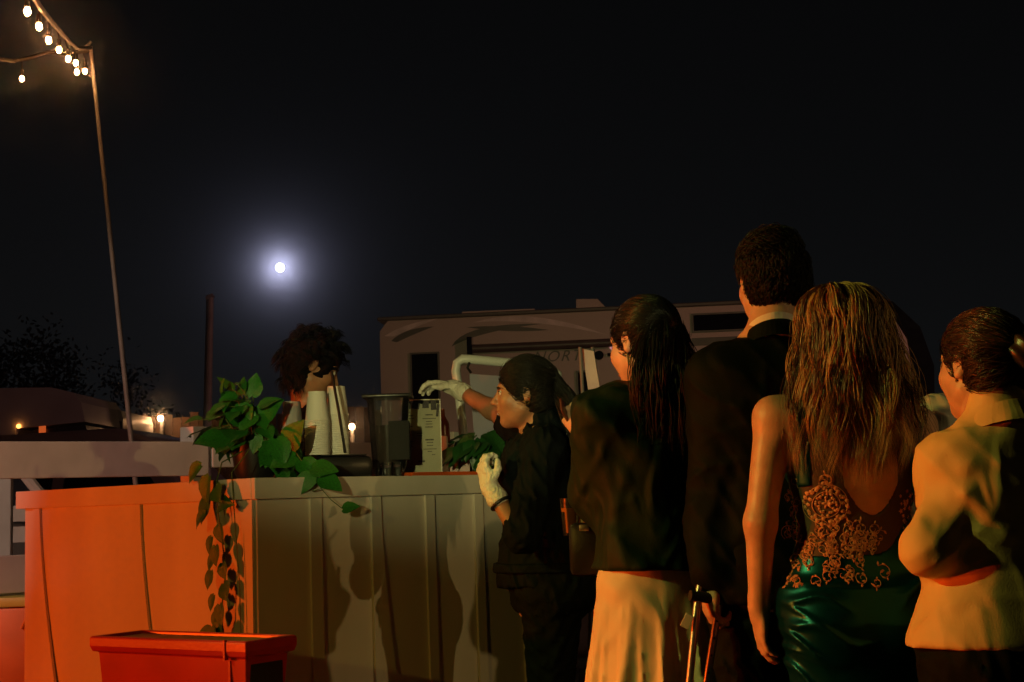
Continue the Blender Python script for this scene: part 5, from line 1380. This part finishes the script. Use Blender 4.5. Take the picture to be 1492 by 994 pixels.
er = MB().tube([tuple(f.T(-.083, -.012, -.04)), tuple(f.T(-.084, -.012, -.075))], .0025, 6); er.build('earring', MT['gold'], f.t, True)
pony_w = f
ph0 = P(833, 615, 4.31)
a_, b_ = P(813, 581, 4.27), P(851, 643, 4.37)
axz = Vector(a_ - b_).normalized()
phn = thing('phone', 'dark phone held up by the woman in the loose jacket', 'phone', tuple(ph0))
rt_ = axz.to_track_quat('Z', 'X').to_matrix()
xd = Vector((.25, 1, .05)); xd = (xd - axz * xd.dot(axz)).normalized(); yd = axz.cross(xd)
rt_ = Matrix((xd, yd, axz)).transposed()
MB().box((0, 0, 0), (.07, .0085, .148), rot=rt_, bevel=.004).build('case', mat('phone_case', (0.10, 0.03, 0.02), 0.35), phn, True)
MB().box(tuple(yd * .0047), (.064, .0012, .140), rot=rt_).build('screen', MT['rv_glass'], phn)
d0 = wp(f, 834, 752, 4.44) + f.base
dr = thing('drink_glass', 'tumbler of amber drink held low behind the server', 'glass', (d0[0], d0[1], d0[2] - .06))
MB().lathe([(.030, 0), (.031, .004), (.038, .115), (.0365, .115), (.029, .008)], seg=28, cap1=False).build('tumbler', MT['clear'], dr, True)
MB().lathe([(.0285, .009), (.0345, .085), (.01, .086)], seg=28).build('drink', MT['amber'], dr, True)
hb = P(866, 800, 4.33)
bag = thing('handbag', 'black handbag with pale chain hanging beside the cream skirt', 'handbag', (hb[0], hb[1], hb[2] - .1))
MB().box((0, 0, .10), (.15, .06, .16), bevel=.02).build('body', MT['black_plastic'], bag, True)
MB().box((-.03, -.035, .165), (.03, .008, .02), bevel=.003).build('clasp', MT['steel'], bag, True)
ch = MB()
for k in range(14):
    x = -.01 + .0065 * k; ch.ball((x, -.034, .178 - .0002 * (k - 4) ** 2), (.0042, .003, .0042), 8)
ch.build('chain', MT['gold'], bag, True)
MB().tube([(-.05, 0, .17), (-.03, .03, .32), (.06, .05, .40)], .004, 6).build('strap', MT['black_plastic'], bag, True)

# ------------------------------------------------------------------ 4 server in black reaching over the bar
f = figure('server in a black polo and white gloves reaching over the bar', 800, 5.0, 1.655, yaw=1.5, tyaw=1.42, lean=(-.03, .0), width=1.08, depth=1.18, head=(1.50, -.03, 0), headoff=(-.025, -.01, .0), sw=.17)
set_arm(f, 'L', wp(f, 762, 782, 4.75), wp(f, 715, 712, 4.80), hd=(-.32, .15, .9), n=(.75, .5, .2), curl=.95)
set_arm(f, 'R', wp(f, 716, 596, 5.40), wp(f, 664, 566, 5.52), hd=(-.9, .1, .22), n=(0, -.25, -.95), curl=.55)
f.sh['L'] = wp(f, 794, 652, 4.83); f.sh['R'] = wp(f, 775, 640, 5.18)
body(f, 'skin_w', voxel=.0052); face_bits(f)
s = f.s
S = Sdf()
def po(T):
    z = T[:, 0] / s; T[:, 4] += np.interp(z, [.75, .9, 1.05, 1.25], [.02, .03, .02, .0]); T[:, 2] += np.interp(z, [.8, 1.0, 1.2], [.0, .02, .015]); return T
S.loft((0, 0, 0), f.Rt, lv_of(f, .018, .88 * s, 1.405 * s, po), k=.04)
add_shoulders(S, f, .016)
for sg in (-1, 1): S.el(f.Rt @ np.array([sg * .08, .09, 1.19]) + np.array([-.02, 0, 0]), (.08, .065, .08), f.Rt, k=.05)
a = f.arm['L']; S.rc(f.sh['L'], f.sh['L'] + (a['e'] - f.sh['L']) * .97, .074, .068, k=.035)
a = f.arm['R']; S.rc(f.sh['R'], f.sh['R'] + (a['e'] - f.sh['R']) * .5, .068, .064, k=.035)
S.rc(f.neck + f.Rt @ np.array([0, -.02, -.03]), f.neck + f.Rt @ np.array([0, -.008, .03]), .084, .072, k=.02)
S.rc(f.neck + f.Rt @ np.array([0, .045, .0]), f.neck + f.Rt @ np.array([0, .08, .07]), .055, .075, k=.006, op=-1)
S.build('polo_shirt', .0075, MT['cloth_black'], f.t, disp=wrinkle(23, .006, 16, stretch=(1, 1, .7)))
pants(f, .018, seed=9); shoes(f)
band('collar', f.neck + f.Rt @ np.array([0, -.012, -.01]), f.Rt, .092, .072, .045, .07, MT['cloth_black'], f.t, .005)
S = Sdf(); S.loft((0, 0, 0), f.Rt, lv_of(f, .03, .93 * s, .965 * s, po), k=.01); S.build('belt', .009, MT['cloth_black'], f.t)
for a in 'LR':
    S = Sdf(); add_hand(S, f, a, .0028); A = f.arm[a]; v = nrm3(A['e'] - A['w'])
    S.rc(A['w'] - v * .01, A['w'] + v * .045, .031, .038, k=.012)
    S.build('glove', .0048, MT['glove'], f.t, disp=wrinkle(40, .0022, 26, stretch=(1, 1, 1), warp=.006))
A = f.arm['L']; v = nrm3(A['e'] - A['w']); q = A['w'] + v * .062
MB().tube([tuple(q + .034 * (math.cos(t) * nrm3(np.cross(v, [0, 0, 1])) + math.sin(t) * np.cross(v, nrm3(np.cross(v, [0, 0, 1]))))) for t in np.linspace(0, 6.283, 20)], .006, 8).build('bracelet', MT['black_plastic'], f.t, True)
# yellow embroidery on the placket, lying on the shirt front
em = MB(); g = np.random.default_rng(6)
shirt = [c for c in f.t.children if c.name.startswith('polo_shirt')][0]
sv = np.zeros(len(shirt.data.vertices) * 3); shirt.data.vertices.foreach_get('co', sv); sv = sv.reshape(-1, 3)
for k in range(26):
    tgt = wp(f, 731 + g.uniform(-6, 6), 672 + k * 1.5, 4.93); sel = sv[(np.abs(sv[:, 2] - tgt[2]) < .01) & (np.abs(sv[:, 1] - tgt[1]) < .03)]
    if len(sel) == 0: continue
    p = sel[np.argmin(sel[:, 0])] + np.array([-.001, 0, 0])
    em.box(tuple(p), (.006, .016 * g.uniform(.5, 1.2), .003), rot=Matrix.Rotation(g.uniform(-.8, .8), 3, 'X'))
em.build('embroidery', MT['yellow_thread'], f.t)
cp = hair_cap(f, 'hair_black', .008, low=-.05)
cap_fuzz(f, cp, 4200, 0.06, .0010, 'hair_black', 91, (0, -.98, -.05), .05, .10)
L = sleek(f, 900, (0, -.98, .05), .001, 15, lift=1.06)
strands('hair', L, np.full(len(L), .0016), MT['hair_black'], f.t, np.random.default_rng(2).random(len(L)), taper=False)
def wtail(u, g, t):
    p0 = scalp(f, nrm3(np.array([-.8 + 1.6 * u, -.8, .35 - .75 * g.random()])), 1.02)
    pe = f.neck + np.array([.10 + .075 * g.random(), (u - .5) * .26, -.18 - .12 * g.random()])
    pts = []
    for tt in t:
        w = min(1, tt * 1.7); pts.append((p0[0] + (pe[0] - p0[0]) * w ** .8 + .02 * math.sin(tt * 3.1), p0[1] + (pe[1] - p0[1]) * w, p0[2] + (pe[2] - p0[2]) * tt))
    return np.array(pts)
L, tn = falls(f, 56, 26, 19, 0, wtail, wave=.014, spread=.014)
strands('long_hair', L, np.full(len(L), .0016), MT['hair_black'], f.t, tn)
MB().tube([tuple(f.T(-.084 + .004 * math.cos(t), -.012 + .010 * math.cos(t), -.036 + .012 * math.sin(t))) for t in np.linspace(0, 6.28, 14)], .0016, 6).build('earring', MT['gold'], f.t, True)

# ------------------------------------------------------------------ 5 woman in the cream blazer at the right edge
f = figure('woman in a cream blazer with tied back hair at the right edge', 1452, 3.1, 1.53, yaw=.22, tyaw=.25, lean=(.0, -.0), head=(.42, .0, .03), sw=.158, width=1.12, depth=1.1, headoff=(.0, 0, .0))
set_arm(f, 'L', wp(f, 1352, 800, 3.02), wp(f, 1402, 826, 3.38), n=(.3, .2, -.9), curl=.7)
set_arm(f, 'R', f.sh['R'] + np.array([.05, -.02, -.26]), f.sh['R'] + np.array([.0, .20, -.34]), n=(-1, 0, 0))
f.sh['L'] = wp(f, 1438, 650, 3.07)
body(f, 'skin_l'); face_bits(f, 'hair_brown')
s = f.s
S = Sdf()
def bz_(T):
    z = T[:, 0] / s; T[:, 3] += np.interp(z, [.8, .9, 1.07, 1.3], [.03, .022, .012, .004]); T[:, 4] += np.interp(z, [.8, .95, 1.1], [.02, .015, .005]); return T
S.loft((0, 0, 0), f.Rt, lv_of(f, .026, .815, 1.41 * s, bz_), k=.04)
add_shoulders(S, f, .02)
add_arm(S, f, 'R', .03, .03, .9, k=.04)
A = f.arm['L']; S.rc(f.sh['L'], A['e'], .062, .058, k=.02); S.rc(A['e'], A['e'] + (A['w'] - A['e']) * .9, .058, .046, k=.02)
S.rc(f.neck + f.Rt @ np.array([0, -.02, -.03]), f.neck + f.Rt @ np.array([0, -.01, .035]), .078, .064, k=.02)
S.rc(f.neck + f.Rt @ np.array([0, .03, .01]), f.neck + f.Rt @ np.array([0, .07, .10]), .055, .075, k=.006, op=-1)
def blz(x, y, z):
    e = f.arm['L']['e']; q = np.exp(-((x - e[0]) ** 2 + (z - e[2] - .08) ** 2) / .014)
    return wrinkle(52, .0028, 11, stretch=(1, 1, .7))(x, y, z) + q * .006 * np.abs(np.sin((x * .75 - z * .66) * 60 + 1.5 * np.sin(z * 22)))
S.build('blazer', .0075, MT['blazer'], f.t, disp=blz)
pants(f, .02, seed=29, ztop=.95); shoes(f)
band('collar', f.neck + f.Rt @ np.array([0, -.012, -.012]), f.Rt, .088, .068, .05, .06, MT['blazer'], f.t, .006)
band('collar_fold', f.neck + f.Rt @ np.array([0, -.014, -.004]), f.Rt, .098, .072, .042, .07, MT['blazer'], f.t, .004)
MB().tube([tuple(wp(f, 1338 + 9 * math.sin(t), 880 + 22 * t, 3.16)) for t in np.linspace(0, .5, 4)], .001, 4).build('pocket_seam', MT['ink'], f.t)
cp = hair_cap(f, 'hair_brown', .002, low=-.03)
cap_fuzz(f, cp, 4200, 0.06, .0010, 'hair_brown', 91, (.25, -.93, -.1), .05, .10)
L = sleek(f, 900, (.25, -.93, -.1), .001, 25)
strands('hair', L, np.full(len(L), .0013), MT['hair_brown'], f.t, np.random.default_rng(3).random(len(L)), taper=False)
S = Sdf(); bp = scalp(f, nrm3([.25, -.93, -.1]), 1.15); S.el(bp, (.05, .04, .045)); bo = S.build('hair_bun', .006, MT['hair_brown'], f.t, disp=lambda x, y, z: .004 * np.sin(x * 160 + z * 120))
bo.data.attributes.new('tint', 'FLOAT', 'POINT').data.foreach_set('value', np.full(len(bo.data.vertices), .5, np.float32))
MB().ball(tuple(f.T(-.084, -.01, -.04)), .004, 8).build('earring', MT['gold'], f.t, True)

# ------------------------------------------------------------------ 6 bartender with curly hair behind the bar
f = figure('bartender with bushy curly dark hair bending down behind the bar', 452, 5.95, 1.84, yaw=-1.3, tyaw=-1.2, lean=(.02, -.02), sex='m', head=(-1.25, -.45, 0), headoff=(-.005, -.04, .05))
body(f, 'skin_w', voxel=.0065); face_bits(f)
S = Sdf(); s = f.s
S.loft((0, 0, 0), f.Rt, lv_of(f, .024, .80 * s, 1.41 * s), k=.04); add_shoulders(S, f, .016)
for a in 'LR': add_arm(S, f, a, .022, .026, .0, k=.035)
S.rc(f.neck + f.Rt @ np.array([0, -.02, -.03]), f.neck + f.Rt @ np.array([0, -.01, .01]), .08, .07, k=.02)
S.build('shirt', .009, MT['cloth_black'], f.t, disp=wrinkle(61, .005, 16))
pants(f, .02, seed=33); shoes(f)
band('collar', f.neck + np.array([0, 0, -.02]), f.Rt, .092, .075, .05, .03, MT['cloth_black'], f.t, .006)
hair_cap(f, 'hair_black', .018, disp=lambda x, y, z: .008 * np.sin(x * 95 + 3 * np.sin(z * 60)) * np.sin(z * 90 + y * 70), low=-.06)
g = np.random.default_rng(77); L = []; tn = []
for c in range(230):
    a = g.uniform(-math.pi, math.pi); el = g.uniform(-1.15, 1.5); u = np.array([math.sin(a) * math.cos(el), math.cos(a) * math.cos(el), math.sin(el)])
    if u[1] > .42 and u[2] < .5: continue
    if u[2] < -.1 and u[1] > .0: continue
    p = scalp(f, u, 1.1); nn = f.Rh @ nrm3(u / HR); ln = g.uniform(.03, .10) * (1.15 if u[2] > 0 else .9); e1 = nrm3(np.cross(nn, g.normal(size=3))); e2 = np.cross(nn, e1)
    t = np.linspace(0, 1, 18)[:, None]; r = g.uniform(.006, .013); k = g.uniform(8, 14); tone = g.random()
    for i in range(11):
        off = g.normal(size=3) * .005
        q = p + off + nn * ln * t * .75 + e1 * (r * np.sin(k * t + i * .12)) + e2 * (r * np.cos(k * t + i * .12)) + np.array([0, 0, -.05]) * t ** 2 + e1 * .03 * t * g.uniform(.6, 1.3)
        L.append(q); tn.append(np.clip(tone + g.normal() * .2, 0, 1))
strands('hair', L, np.full(len(L), .0017), MT['hair_dark'], f.t, tn)

# ------------------------------------------------------------------ 7 guest in a white blouse mostly hidden at right
f = figure('guest in a white blouse mostly hidden behind the blazer', 1436, 4.5, 1.68, yaw=.5, head=(.6, 0, 0), sw=.18, width=1.15)
set_arm(f, 'L', f.sh['L'] + np.array([-.08, .0, -.26]), f.sh['L'] + np.array([.02, .18, -.40]), n=(.5, 0, -.8))
body(f, 'skin_w', voxel=.0075); face_bits(f)
S = Sdf(); s = f.s
S.loft((0, 0, 0), f.Rt, lv_of(f, .03, .88 * s, 1.40 * s), k=.04); add_shoulders(S, f, .03)
for a in 'LR':
    add_arm(S, f, a, .035, .04, .3, k=.035)
S.build('blouse', .009, MT['blouse'], f.t, disp=wrinkle(71, .006, 14))
pants(f, .02, seed=43); shoes(f)
cp = hair_cap(f, 'hair_black', .01)
cap_fuzz(f, cp, 4200, 0.06, .0010, 'hair_black', 91, (0, -.95, -.3), .05, .10)
L = sleek(f, 500, (0, -.95, -.3), .001, 35)
strands('hair', L, np.full(len(L), .0018), MT['hair_black'], f.t, np.random.default_rng(4).random(len(L)), taper=False)
